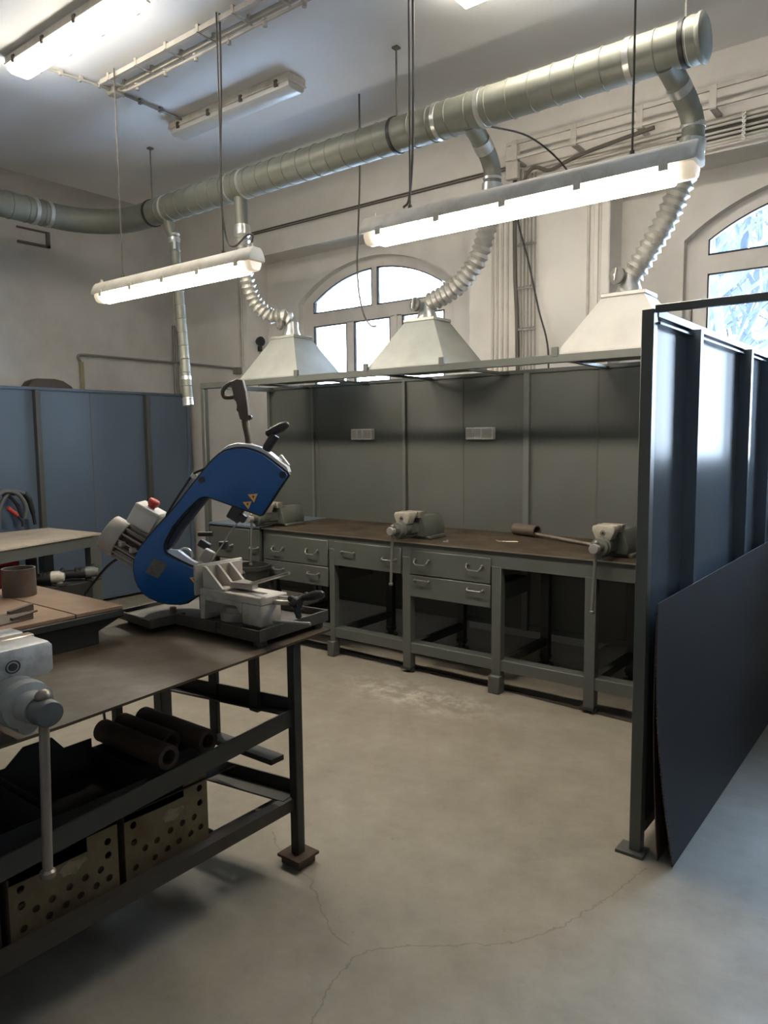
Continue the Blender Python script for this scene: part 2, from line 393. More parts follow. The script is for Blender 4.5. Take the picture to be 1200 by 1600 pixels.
def resample(pts, step):
    pts = [Vector(p) for p in pts]; out = [pts[0].copy()]; acc = 0.0
    for a, b in zip(pts, pts[1:]):
        L = (b-a).length; pos = step-acc
        while pos <= L:
            out.append(a+(b-a)*(pos/L)); pos += step
        acc = (acc+L) % step
    return out

def corr_tube(mb, path, r, amp, pitch, n=20):
    pts = resample(catmull(path, 14), pitch/4)
    rs = [r+amp*(0, 1, 0, -1)[i % 4] for i in range(len(pts))]
    return mb.tube(pts, rs, n)

# ------------------------------------------------------------------ room shell
ZC = 4.03
XL, XR, YN, YB = -7.05, 8.6, -3.2, 5.28
b = MB(); b.box(XL-0.2, XR+0.2, YN-0.2, 5.85, -0.12, 0.0)
struct('floor', b, M['floor'], 'worn grey concrete workshop floor with long thin cracks', 'floor')
b = MB(); b.box(XL-0.2, XR+0.2, YN-0.2, 5.85, ZC, ZC+0.12)
struct('ceiling', b, M['ceiling'], 'pale grey painted ceiling with light fixtures and conduits', 'ceiling')
b = MB(); b.box(XL-0.2, XL, YN, 5.85, 0, ZC)
# rounded cove where the left wall meets the ceiling
cove = [(XL, 0, ZC), (XL, 0, ZC-0.14)] + [(XL+0.14-0.14*math.cos(a), 0, ZC-0.14+0.14*math.sin(a)) for a in (PI/8, PI/4, 3*PI/8)] + [(XL+0.14, 0, ZC)]
b.prism([(x, YN, z) for x, y, z in cove], (0, YB-YN, 0))
struct('wall_left', b, M['wall_left'], 'stained beige plaster wall behind the left screen', 'wall')
b = MB()
ys = [YN] + [v for y in SIDE_WIN_Y for v in (y-0.95, y+0.95)] + [5.85]
for i in range(0, len(ys), 2): b.box(XR, XR+0.2, ys[i], ys[i+1], 0, ZC)
for y in SIDE_WIN_Y:
    b.box(XR, XR+0.2, y-0.95, y+0.95, 0, 1.1); b.box(XR, XR+0.2, y-0.95, y+0.95, 3.3, ZC)
struct('wall_right', b, M['wall'], 'plain plaster side wall beyond the right of the workshop', 'wall')
b = MB(); b.box(XL, XR, YN-0.2, YN, 0, ZC)
struct('wall_near', b, M['wall'], 'plain plaster wall closing the near end of the workshop', 'wall')

NICHES = [(c-1.38, c+1.26) for c in WIN_X]
LINT = 3.405; YN1 = 5.57; YN2 = 5.73
ARC_R, ARC_TOP, HALF, SILL = 1.475, 3.285, 0.93, 1.34
def arcz(dx, R, top): return top - R + math.sqrt(R*R - dx*dx)
b = MB()
xs = [XL] + [v for n in NICHES for v in n] + [XR]
for i in range(0, len(xs), 2):
    b.box(xs[i], xs[i+1], YB, YN1, 0, LINT)
b.box(XL, XR, YB, YN1, LINT, ZC)
seg = 24
edges = [XL] + [v for c in WIN_X for v in (c-HALF, c+HALF)] + [XR]
for i in range(0, len(edges), 2):
    b.box(edges[i], edges[i+1], YN1, YN2, 0, ZC)
for c in WIN_X:
    b.box(c-HALF, c+HALF, YN1, YN2, 0, SILL)
    for k in range(seg):
        a0 = -HALF + 2*HALF*k/seg; a1 = -HALF + 2*HALF*(k+1)/seg
        z0 = arcz(a0, ARC_R, ARC_TOP); z1 = arcz(a1, ARC_R, ARC_TOP)
        b.prism([(c+a0, YN1, z0), (c+a1, YN1, z1), (c+a1, YN1, ZC), (c+a0, YN1, ZC)], (0, YN2-YN1, 0))
struct('wall_back', b, M['wall'], 'cream plaster back wall with deep arched window niches', 'wall')

def build_window(i, c):
    w = thing('window_%d' % i, ['arched white-framed window behind the left and middle hoods', 'arched white-framed window above the right screen with bare branches outside', 'arched white-framed window in the third niche, right of the screen', 'arched white-framed window in the farthest right niche'][i-1], 'window', (c, 5.66, SILL), kind='structure')
    y0, y1 = 5.64, 5.71
    f = MB()
    gb = 1.39; gtop = 3.195; gh = 0.785
    f.box(c-HALF, c-gh, y0, y1, SILL, 2.99); f.box(c+gh, c+HALF, y0, y1, SILL, 2.99)
    f.box(c-HALF, c+HALF, y0, y1, SILL, SILL+0.09)
    f.box(c-gh, c+gh, y0, y1, 2.72, 2.845)
    for k in range(28):
        a0 = -HALF+2*HALF*k/28; a1 = -HALF+2*HALF*(k+1)/28
        i0 = arcz(max(-gh, min(gh, a0)), gb, gtop); i1 = arcz(max(-gh, min(gh, a1)), gb, gtop)
        f.prism([(c+a0, y0, i0), (c+a1, y0, i1), (c+a1, y0, arcz(a1, ARC_R, ARC_TOP)), (c+a0, y0, arcz(a0, ARC_R, ARC_TOP))], (0, y1-y0, 0))
    f.box(c-0.03, c+0.03, y0-0.004, y1, 2.84, 3.2)
    f.box(c-0.35, c-0.26, y0, y1, SILL+0.08, 2.73); f.box(c+0.18, c+0.32, y0, y1, SILL+0.08, 2.73)
    f.box(c+0.235, c+0.265, y0-0.012, y1, SILL+0.08, 2.73, 0.003)
    fr = part('window_frame', f, M['pvc'], w)
    g = MB()
    panes = [(-gh, -0.35), (-0.26, 0.18), (0.32, gh)]
    t = 0.011
    for p0, p1 in panes:
        z0, z1 = SILL+0.09, 2.72
        g.box(c+p0, c+p0+t, y0-0.003, y0+0.02, z0, z1); g.box(c+p1-t, c+p1, y0-0.003, y0+0.02, z0, z1)
        g.box(c+p0, c+p1, y0-0.003, y0+0.02, z1-t, z1); g.box(c+p0, c+p1, y0-0.003, y0+0.02, z0, z0+t)
    for s0, s1 in ((-gh, -0.03), (0.03, gh)):
        g.box(c+s0, c+s1, y0-0.003, y0+0.02, 2.845, 2.845+t)
        for xx in (s0, s1):
            zt = arcz(xx, gb, gtop); e = t if xx in (-gh, 0.03) else -t
            g.box(min(c+xx, c+xx+e), max(c+xx, c+xx+e), y0-0.003, y0+0.02, 2.845, zt)
        for k in range(12):
            a0 = s0+(s1-s0)*k/12; a1 = s0+(s1-s0)*(k+1)/12
            z0 = arcz(a0, gb, gtop); z1 = arcz(a1, gb, gtop)
            g.prism([(c+a0, y0-0.003, z0-t), (c+a1, y0-0.003, z1-t), (c+a1, y0-0.003, z1), (c+a0, y0-0.003, z0)], (0, 0.023, 0))
    part('gasket', g, M['gasket'], fr, 'dark rubber gasket around the panes')
    h = MB(); h.box(c-0.90, c-0.88, y0-0.02, y0, 2.40, 2.50, 0.004); h.bar((c-0.89, y0-0.03, 2.47), (c-0.89, y0-0.03, 2.37), 0.014, 0.012)
    part('handle', h, M['conduit_grey'], fr, 'small grey window handle')
    for p0, p1 in panes:
        q = MB(); q.box(c+p0, c+p1, 5.672, 5.678, SILL+0.09, 2.72); part('pane', q, M['glass'], w)
    for s0, s1 in ((-gh, -0.03), (0.03, gh)):
        q = MB()
        pts = [(c+s0, 5.672, 2.845), (c+s1, 5.672, 2.845)] + [(c+s1+(s0-s1)*k/10, 5.672, arcz(s1+(s0-s1)*k/10, gb, gtop)) for k in range(11)]
        q.prism(pts, (0, 0.006, 0)); part('pane', q, M['glass'], w)
for i, c in enumerate(WIN_X): build_window(i+1, c)

for i, y in enumerate(SIDE_WIN_Y):
    w = thing('window_%d' % (i+5), 'tall side window in the far right wall', 'window', (XR+0.1, y, 1.1), kind='structure')
    f = MB()
    for a0, a1, z0, z1 in ((-0.95, -0.87, 1.1, 3.3), (0.87, 0.95, 1.1, 3.3), (-0.95, 0.95, 1.1, 1.18), (-0.95, 0.95, 3.22, 3.3), (-0.04, 0.04, 1.1, 3.3), (-0.95, 0.95, 2.55, 2.64)):
        f.box(XR+0.08, XR+0.14, y+a0, y+a1, z0, z1)
    part('window_frame', f, M['pvc'], w)
    for a0, a1 in ((-0.87, -0.04), (0.04, 0.87)):
        for z0, z1 in ((1.18, 2.55), (2.64, 3.22)):
            q = MB(); q.box(XR+0.105, XR+0.111, y+a0, y+a1, z0, z1); part('pane', q, M['glass'], w)

# pilaster mouldings and flat strips on the back wall
b = MB()
for x in (-2.985, -2.945, -2.90, -2.855): b.cyl((x, YB-0.004, 0.6), (x, YB-0.004, 3.40), 0.011, 8)
struct('trim_1', b, M['conduit'], 'row of thin painted vertical mouldings on the pier', 'moulding')
b = MB(); b.box(-2.095, -2.03, YB-0.05, YB, 0.5, 3.40, 0.008); b.box(-2.16, -2.125, YB-0.02, YB, 0.5, 3.40, 0.005)
struct('trim_2', b, M['wall'], 'flat painted pilaster edge beside the right window niche', 'moulding')
b = MB(); b.box(XL+0.001, XL+0.03, 3.56, 3.87, 3.44, 3.46); b.box(XL+0.001, XL+0.03, 3.84, 3.87, 3.44, 3.585); b.box(XL+0.001, XL+0.018, 3.56, 3.87, 3.575, 3.59)
struct('trim_3', b, M['traydark'], 'shallow bricked-up vent outline under the duct', 'vent')

# ------------------------------------------------------------------ bare tree outside
def tree(name, base, h, seed, label, lean=0.0):
    rnd = random.Random(seed); mb = MB()
    def grow(p, d, L, r, lev):
        pts = [p]; q = p.copy(); dd = d.copy(); n = 4
        for k in range(n):
            dd = (dd + Vector((rnd.uniform(-.22, .22), rnd.uniform(-.22, .22), rnd.uniform(-.05, .16)))).normalized()
            if q.y + dd.y*L < 7.6 and dd.y < 0.0: dd.y = abs(dd.y)*0.5; dd.normalize()   # branches stay clear of the house wall
            if q.x + dd.x*L < base[0]-2.6: dd.x = abs(dd.x)
            q = q + dd*(L/n); pts.append(q.copy())
        rs = [r*(1-0.5*k/n) for k in range(n+1)]
        mb.tube(pts, rs, 6 if lev < 2 else 4)
        if lev < 6:
            for k in range(3 if lev < 5 else 2):
                ax = Vector((rnd.uniform(-1, 1), rnd.uniform(-1, 1), rnd.uniform(-.25, .9))).normalized()
                nd = (dd*0.75 + ax*0.85).normalized()
                src = pts[rnd.choice((2, 3, 4))]
                grow(src, nd, L*rnd.uniform(.6, .82), r*0.6, lev+1)
    grow(Vector(base), Vector((lean, 0, 1)).normalized(), h*0.34, h*0.026, 0)
    solo(name, mb, M['bark'], label, 'tree', base)
tree('bare_tree', (-2.55, 10.6, -3.2), 11.6, 4, 'bare dark tree outside the right arched window, nearer of the two', 0.05)
tree('bare_tree', (-3.3, 14.5, -3.2), 13.5, 11, 'farther bare tree outside the right arched window, behind the nearer one', 0.02)
b = MB(); b.box(-30, 40, 5.9, 60, -3.4, -3.2); b.box(8.85, 40, -30, 5.9, -3.4, -3.2)
solo('snowy_yard', b, M['snow'], 'snow-covered yard outside the windows', 'ground', kind='structure')

# ------------------------------------------------------------------ ventilation duct
YD, ZD, RD = 3.95, 3.50, 0.103
duct = thing('ventilation_duct', 'long round galvanised duct hung under the ceiling along the bench', 'duct', (-3.2, YD, ZD))
def ribbed(x0, x1, step=0.135):
    prof = []; L = abs(x1-x0); s = 1 if x1 > x0 else -1
    k = step*0.5; prof.append((0, RD))
    while k < L:
        prof += [(k-0.016, RD), (k-0.005, RD), (k-0.003, RD+0.0045), (k+0.003, RD+0.0045), (k+0.005, RD), (k+0.016, RD)]; k += step
    prof.append((L, RD))
    return prof
b = MB(); b.lathe((-5.42, YD, ZD), (1, 0, 0), ribbed(-5.42, -1.10), 36)
part('main_pipe', b, M['galv'], duct)
pts = []
for k in range(13):
    a = PI/2*k/12
    pts.append((-5.70-0.5*math.sin(a), YD-0.5+0.5*math.cos(a), ZD))
b = MB(); b.tube([(-5.42, YD, ZD)]+pts+[(-6.20, 3.40, ZD)], RD, 32)
part('elbow', b, M['galv'], duct)
b = MB(); b.lathe((-6.20, 3.42, ZD), (0, -1, 0), ribbed(0, 2.6), 36)
part('side_pipe', b, M['galv'], duct)
b = MB(); b.lathe((-1.105, YD, ZD), (1, 0, 0), [(-0.05, RD+0.004), (-0.03, RD+0.008), (0.0, RD+0.004), (0.012, RD+0.012), (0.024, RD+0.012), (0.03, RD+0.002), (0.034, RD-0.004)], 36)
part('end_cap', b, M['galv'], duct)
for x, wd in ((-1.435, 0.035), (-2.30, 0.035), (-2.60, 0.03), (-4.335, 0.025), (-4.49, 0.02), (-5.29, 0.02), (-1.14, 0.02)):
    b = MB(); b.lathe((x-wd/2, YD, ZD), (1, 0, 0), [(0, RD), (0.002, RD+0.006), (wd-0.002, RD+0.006), (wd, RD)], 36)
    part('tape_band', b, M['galv_light'], duct, 'shiny aluminium tape band')
for y in (3.42, 3.30):
    b = MB(); b.lathe((-6.20, y, ZD), (0, -1, 0), [(0, RD), (0.002, RD+0.006), (0.035, RD+0.006), (0.037, RD)], 36)
    part('tape_band', b, M['galv_light'], duct, 'shiny aluminium tape band')
for x, top in ((-5.50, ZC), (-2.93, ZC), (-1.172, ZC)):
    b = MB()
    b.lathe((x-0.012, YD, ZD), (1, 0, 0), [(0, RD), (0.001, RD+0.008), (0.023, RD+0.008), (0.024, RD)], 32)
    h = part('clamp_ring', b, M['cableblack'], duct, 'dark clamp ring')
    b = MB(); b.cyl((x, YD, ZD+RD), (x, YD, top), 0.006, 8); b.box(x-0.02, x+0.02, YD-0.02, YD+0.02, top-0.012, top)
    part('hanger_rod', b, M['traydark'], h, 'thin dark hanger rod')

def hose_thing(label, path, r=0.058, amp=0.0085, pitch=0.042):
    t = thing('flexible_hose', label, 'hose', path[-1], 'corrugated hoses to the hoods')
    b = MB(); corr_tube(b, path, r, amp, pitch); part('corrugated_tube', b, M['flex'], t)
    b = MB(); p = Vector(path[0]); d = (Vector(path[1])-p).normalized(); b.cyl(p-d*0.01, p+d*0.05, r+0.009, 20)
    part('hose_tape', b, M['galv_light'], t, 'crumpled silver tape at the upper joint')
    return t
# branch pipes (parts of the duct)
def branch(path, r, bends):
    b = MB(); b.tube(catmull(path, 6), r, 24)
    br = part('branch_pipe', b, M['galv'], duct)
    for p, q in bends:
        c = MB(); c.cyl(p, q, r+0.005, 24); part('joint_tape', c, M['galv_light'], br, 'silver tape at a joint')
branch([(-1.262, YD, ZD-0.06), (-1.25, 4.06, 3.40), (-1.225, 4.20, 3.315), (-1.212, 4.26, 3.23), (-1.214, 4.27, 3.14)], 0.058, [((-1.247, 4.09, 3.382), (-1.24, 4.13, 3.357)), ((-1.213, 4.265, 3.235), (-1.213, 4.266, 3.21))])
branch([(-2.395, YD, ZD-0.06), (-2.40, 4.06, 3.40), (-2.408, 4.19, 3.325), (-2.412, 4.25, 3.25), (-2.415, 4.26, 3.16)], 0.055, [((-2.402, 4.09, 3.383), (-2.405, 4.15, 3.347)), ((-2.413, 4.255, 3.215), (-2.414, 4.256, 3.20))])
branch([(-4.405, YD, ZD-0.06), (-4.40, YD, 3.30), (-4.397, YD, 3.18)], 0.05, [((-4.398, YD, 3.21), (-4.398, YD, 3.18))])
branch([(-5.30, YD, ZD-0.06), (-5.31, YD+0.02, 3.37), (-5.29, YD+0.05, 3.27)], 0.046, [])
hose_thing('corrugated silver hose to the leftmost hood, hanging straight then swinging right', [(-4.397, 3.95, 3.185), (-4.39, 3.95, 3.02), (-4.372, 3.955, 2.84), (-4.37, 4.03, 2.66), (-4.31, 4.13, 2.555), (-4.235, 4.20, 2.545), (-4.20, 4.255, 2.515)], 0.052)
hose_thing('corrugated silver hose to the middle hood, sweeping down to the left', [(-2.415, 4.26, 3.165), (-2.425, 4.26, 3.04), (-2.45, 4.25, 2.90), (-2.53, 4.25, 2.71), (-2.67, 4.255, 2.585), (-2.81, 4.265, 2.53), (-2.895, 4.265, 2.505)], 0.057)
hose_thing('corrugated silver hose to the rightmost hood, dropping steeply to the left', [(-1.214, 4.27, 3.145), (-1.225, 4.27, 3.06), (-1.262, 4.265, 2.94), (-1.35, 4.262, 2.745), (-1.45, 4.262, 2.59), (-1.515, 4.262, 2.495)], 0.060)
t = thing('hanging_pipe', 'straight spiral metal pipe hanging free from the duct by the left wall', 'pipe', (-5.2, 4.0, 1.9))
b = MB(); prof = []
k = 0.0
L = (Vector((-5.29, 4.0, 3.27))-Vector((-5.18, 4.0, 1.90))).length
while k < L:
    prof += [(k, 0.042), (k+0.01, 0.042), (min(k+0.09, L), 0.042), (min(k+0.102, L), 0.042), (min(k+0.105, L), 0.046), (min(k+0.11, L), 0.042)]; k += 0.112
b.lathe((-5.29, 4.0, 3.27), Vector((-5.18, 4.0, 1.90))-Vector((-5.29, 4.0, 3.27)), prof, 20)
part('spiral_tube', b, M['galv'], t)
b = MB(); b.lathe((-5.297, 4.0, 3.31), (0.08, 0, -1), [(0, 0.046), (0.01, 0.053), (0.03, 0.047), (0.05, 0.054), (0.08, 0.046)], 16); b.bar((-5.25, 3.97, 3.27), (-5.23, 3.955, 3.17), 0.02, 0.004)
part('crumpled_tape', b, M['galv_light'], t, 'crumpled silver tape with a loose end')
b = MB(); b.cyl((-5.187, 4.0, 1.95), (-5.18, 4.0, 1.885), 0.046, 20); b.cyl((-5.199, 4.0, 2.13), (-5.197, 4.0, 2.10), 0.045, 20)
part('end_sleeve', b, M['galv_light'], t, 'bright end sleeve')

# ------------------------------------------------------------------ extraction hoods
def hood(x, label, mat):
    t = thing('extraction_hood', label, 'hood', (x, 4.265, 2.065), 'extraction hoods over the bench')
    hw, y0, y1, tw, ty0, ty1, z0, z1 = 0.315, 4.0, 4.53, 0.12, 4.165, 4.365, 2.068, 2.372
    A = [(x-hw, y0, z0), (x+hw, y0, z0), (x+hw, y1, z0), (x-hw, y1, z0)]
    B = [(x-tw, ty0, z1), (x+tw, ty0, z1), (x+tw, ty1, z1), (x-tw, ty1, z1)]
    b = MB()
    for i in range(4):
        j = (i+1) % 4
        b.face((A[i], A[j], B[j], B[i]))
        a0, a1, c0, c1 = [Vector(v) for v in (A[i], A[j], B[i], B[j])]
        n = (a1-a0).cross(c0-a0).normalized()*-0.004
        b.face((a0+n, a1+n, c1+n, c0+n))
    b.box(x-hw, x+hw, y0-0.002, y0+0.004, z0-0.018, z0); b.box(x-hw, x+hw, y1-0.004, y1, z0-0.018, z0)
    b.box(x-hw, x-hw+0.004, y0, y1, z0-0.018, z0); b.box(x+hw-0.004, x+hw, y0, y1, z0-0.018, z0)
    part('canopy', b, mat, t, sharp=20)
    b = MB(); b.box(x-tw-0.006, x+tw+0.006, ty0-0.006, ty1+0.006, z1, z1+0.022, 0.003); part('top_plate', b, mat, t)
    b = MB(); b.lathe((x, 4.265, z1+0.022), (0, 0, 1), [(0, 0.075), (0.03, 0.066), (0.05, 0.058), (0.11, 0.055)], 24); part('collar', b, M['galv_light'], t)
    b = MB(); p = Vector((x-0.035, 4.19, z1+0.115)); d = Vector((-0.25, -1, 0.05)).normalized()
    b.lathe(p, d, [(0, 0.046), (0.02, 0.048), (0.024, 0.042), (0.025, 0.02)], 20)
    dm = part('damper', b, M['traydark'], t, 'round dark damper disc')
    b = MB(); b.bar(p+d*0.028+Vector((0, 0, -0.03)), p+d*0.03+Vector((0.01, 0, 0.035)), 0.03, 0.005); b.cyl(p+d*0.02, p+d*0.04, 0.008, 10)
    part('damper_flap', b, M['galv_light'], dm, 'bright flap in the damper')
hood(-4.21, 'galvanised pyramid hood at the left end above the bench', M['hood'])
hood(-2.92, 'galvanised pyramid hood in the middle above the bench', M['hood'])
hood(-1.535, 'galvanised pyramid hood, colour toned for the near lamp, beside the right screen post', M['hood_near_lamp'])

# ------------------------------------------------------------------ rack that carries the hoods
rk = thing('hood_rack', 'grey steel rack with a long beam carrying the three hoods', 'rack', (-3.0, 4.0, 0))
b = MB(); b.box(-5.0, -0.95, 3.985, 4.02, 2.012, 2.058, 0.003); part('front_beam', b, M['steel'], rk)
b = MB(); b.box(-5.0, -4.955, 3.985, 4.03, 0.0, 2.012, 0.003); b.box(-4.955, -4.945, 3.987, 3.99, 0.92, 2.0); part('post', b, M['steel'], rk)
for x in (-3.90, -3.24, -2.622, -1.855):
    b = MB(); b.box(x-0.02, x+0.02, 3.982, 4.0, 2.045, 2.10, 0.002); part('stop_tab', b, M['steel'], rk)
for x in (-4.55, -3.88, -3.25, -2.59, -1.86, -1.22):
    b = MB(); b.box(x-0.018, x+0.018, 4.02, 4.80, 2.032, 2.048); part('cross_bar', b, M['steel'], rk)
b = MB(); b.box(-5.0, -4.965, 4.02, 4.80, 2.02, 2.055); part('end_bar', b, M['steel'], rk)

# ------------------------------------------------------------------ back screen
sc = thing('back_screen', 'grey-green sheet metal screen standing behind the workbench', 'screen', (-3.0, 4.8, 0))
b = MB(); b.box(-5.04, -0.93, 4.80, 4.806, 0.20, 2.045); part('sheet', b, M['screen'], sc)
b = MB(); b.box(-5.20, -0.93, 4.785, 4.825, 2.035, 2.062, 0.002); part('top_rail', b, M['steel'], sc)
for x, wd in ((-3.497, 0.026), (-2.43, 0.046), (-5.03, 0.03), (-4.485, 0.022)):
    b = MB(); b.box(x-wd/2, x+wd/2, 4.772, 4.80, 0.20, 2.04, 0.002); part('stud', b, M['stud'], sc)
for x in (-2.962, -1.92, -4.44):
    b = MB(); b.box(x-0.006, x-0.002, 4.797, 4.80, 0.22, 2.03); b.box(x+0.003, x+0.006, 4.797, 4.80, 0.22, 2.03); part('seam', b, M['traydark'], sc)
b = MB(); b.box(-5.04, -0.93, 4.792, 4.80, 0.20, 0.235); part('bottom_rail', b, M['steel'], sc)
for x in (-5.0, -3.0, -1.0):
    b = MB(); b.box(x-0.02, x+0.02, 4.807, 4.84, 0, 0.21); part('foot', b, M['steel'], sc)

# ------------------------------------------------------------------ rear workbench
wb = thing('workbench', 'long grey-green steel workbench with drawers and a brown worn top', 'workbench', (-2.7, 4.4, 0))
b = MB(); b.box(-4.31, -0.97, 3.985, 4.78, 0.895, 0.905); part('worktop_plate', b, M['plate'], wb, 'brown worn steel top')
b = MB(); b.box(-4.31, -0.97, 3.983, 3.986, 0.896, 0.9045); part('front_edge', b, M['plate_edge'], wb, 'bright worn front edge')
b = MB(); b.box(-4.305, -0.97, 4.0, 4.02, 0.79, 0.894, 0.002); b.box(-4.305, -0.97, 4.75, 4.77, 0.80, 0.894); part('apron', b, M['steel'], wb)
LEGX = (-4.28, -3.588, -2.915, -2.228, -1.622, -1.0)
for i, x in enumerate(LEGX):
    wd = 0.033 if i in (2, 3, 4) else 0.024
    b = MB(); b.box(x-wd, x+wd, 3.995, 4.05, 0.035, 0.80, 0.003); lg = part('leg', b, M['steel'], wb)
    if i in (1, 3):
        p = MB(); p.box(x-wd-0.008, x+wd+0.006, 3.965, 4.04, 0.0, 0.115, 0.006); part('leg_shoe', p, M['steel'], lg)
    else:
        p = MB(); p.box(x-0.05, x+0.03, 3.99, 4.06, 0.022, 0.036); p.cyl((x+0.02, 4.03, 0), (x+0.02, 4.03, 0.03), 0.02, 10); part('leg_foot', p, M['darksteel'], lg)
    b = MB(); b.box(x-0.03, x+0.03, 4.68, 4.73, 0.04, 0.80, 0.002); lg = part('leg', b, M['darksteel'], wb)
    p = MB(); p.cyl((x, 4.705, 0), (x, 4.705, 0.015), 0.055, 12); p.cyl((x, 4.705, 0.01), (x, 4.705, 0.06), 0.025, 10); p.cyl((x, 4.705, 0.06), (x, 4.705, 0.075), 0.045, 12)
    part('leveling_foot', p, M['darksteel'], lg)
    b = MB(); b.box(x-0.02, x+0.02, 4.05, 4.68, 0.15, 0.20); part('cross_bar', b, M['darksteel'], wb)
b = MB(); b.box(-4.30, -0.98, 4.0, 4.03, 0.143, 0.213, 0.002); b.box(-4.30, -0.98, 4.03, 4.085, 0.205, 0.213); part('foot_rail', b, M['steel'], wb)
def bail_handle(x, z, hang, w=0.055):
    b = MB()
    y = 3.99
    dz = -0.032 if hang == 'down' else (0.006 if hang == 'up' else -0.006)
    yy = y-0.028
    for s in (-1, 1):
        b.cyl((x+s*w, y+0.006, z), (x+s*w, y-0.012, z), 0.010, 10); b.sph((x+s*w, y-0.014, z), 0.008, 8)
    b.tube([(x-w, y-0.012, z), (x-w*0.92, yy, z+dz*0.5), (x-w*0.65, yy, z+dz), (x+w*0.65, yy, z+dz), (x+w*0.92, yy, z+dz*0.5), (x+w, y-0.012, z)], 0.005, 8)
    return b
def drawer(x0, x1, z0, z1, hands):
    b = MB(); b.box(x0+0.004, x1-0.004, 3.988, 4.0, z0, z1, 0.004); b.box(x0+0.03, x1-0.03, 4.0, 4.55, z0+0.01, z1-0.03)
    d = part('drawer', b, M['steel'], wb)
    for x, z, hg in hands: part('handle', bail_handle(x, z, hg), M['handle'], d, 'bare metal bail handle')
drawer(-4.285, -3.615, 0.662, 0.856, [(-4.13, 0.765, 'down'), (-3.77, 0.775, 'down')])
drawer(-4.285, -3.615, 0.512, 0.656, [(-4.13, 0.60, 'flat'), (-3.76, 0.60, 'flat')])
drawer(-3.56, -2.95, 0.680, 0.856, [(-3.42, 0.785, 'up'), (-3.05, 0.772, 'flat')])
drawer(-2.885, -2.262, 0.688, 0.850, [(-2.78, 0.79, 'down'), (-2.375, 0.795, 'down')])
drawer(-2.885, -2.262, 0.535, 0.682, [(-2.78, 0.65, 'up'), (-2.37, 0.64, 'flat')])

tcab = thing('tool_cabinet', 'low grey drawer cabinet at the left end of the workbench', 'cabinet', (-4.65, 4.4, 0))
b = MB(); b.box(-4.945, -4.335, 4.0, 4.75, 0.62, 0.895, 0.003); part('body', b, M['steel'], tcab)
b = MB(); b.box(-4.95, -4.325, 3.985, 4.77, 0.896, 0.909); part('top_sheet', b, M['screen_daylit_blue'], tcab, 'pale blue-grey sheet top')
for x0, x1 in ((-4.94, -4.46), (-4.45, -4.34)):
    b = MB(); b.box(x0, x1, 3.988, 4.0, 0.63, 0.88, 0.003); d = part('door', b, M['steel'], tcab)
    part('handle', bail_handle((x0+x1)/2, 0.74, 'flat', 0.04), M['conduit_grey'], d, 'bare metal handle')
for x in (-4.92, -4.36):
    for y in (4.03, 4.72):
        b = MB(); b.box(x-0.022, x+0.022, y-0.022, y+0.022, 0, 0.62); part('leg', b, M['steel'], tcab)
b = MB(); b.lathe((-4.25, 3.82, 0.0), (0, 0, 1), [(0, 0.10), (0.61, 0.135), (0.612, 0.15), (0.64, 0.15), (0.642, 0.128), (0.03, 0.09)], 24)
solo('waste_bin', b, M['darksteel'], 'dark grey round bin standing in front of the left drawers', 'bin', (-4.25, 3.82, 0))

b = MB(); b.bar((-4.6, 4.21, 0.004), (-1.0, 4.0, 0.004), 0.03, 0.008)
solo('floor_strip', b, M['railrust'], 'thin dark metal strip lying on the floor along the workbench', 'strip', (-3, 4.06, 0))

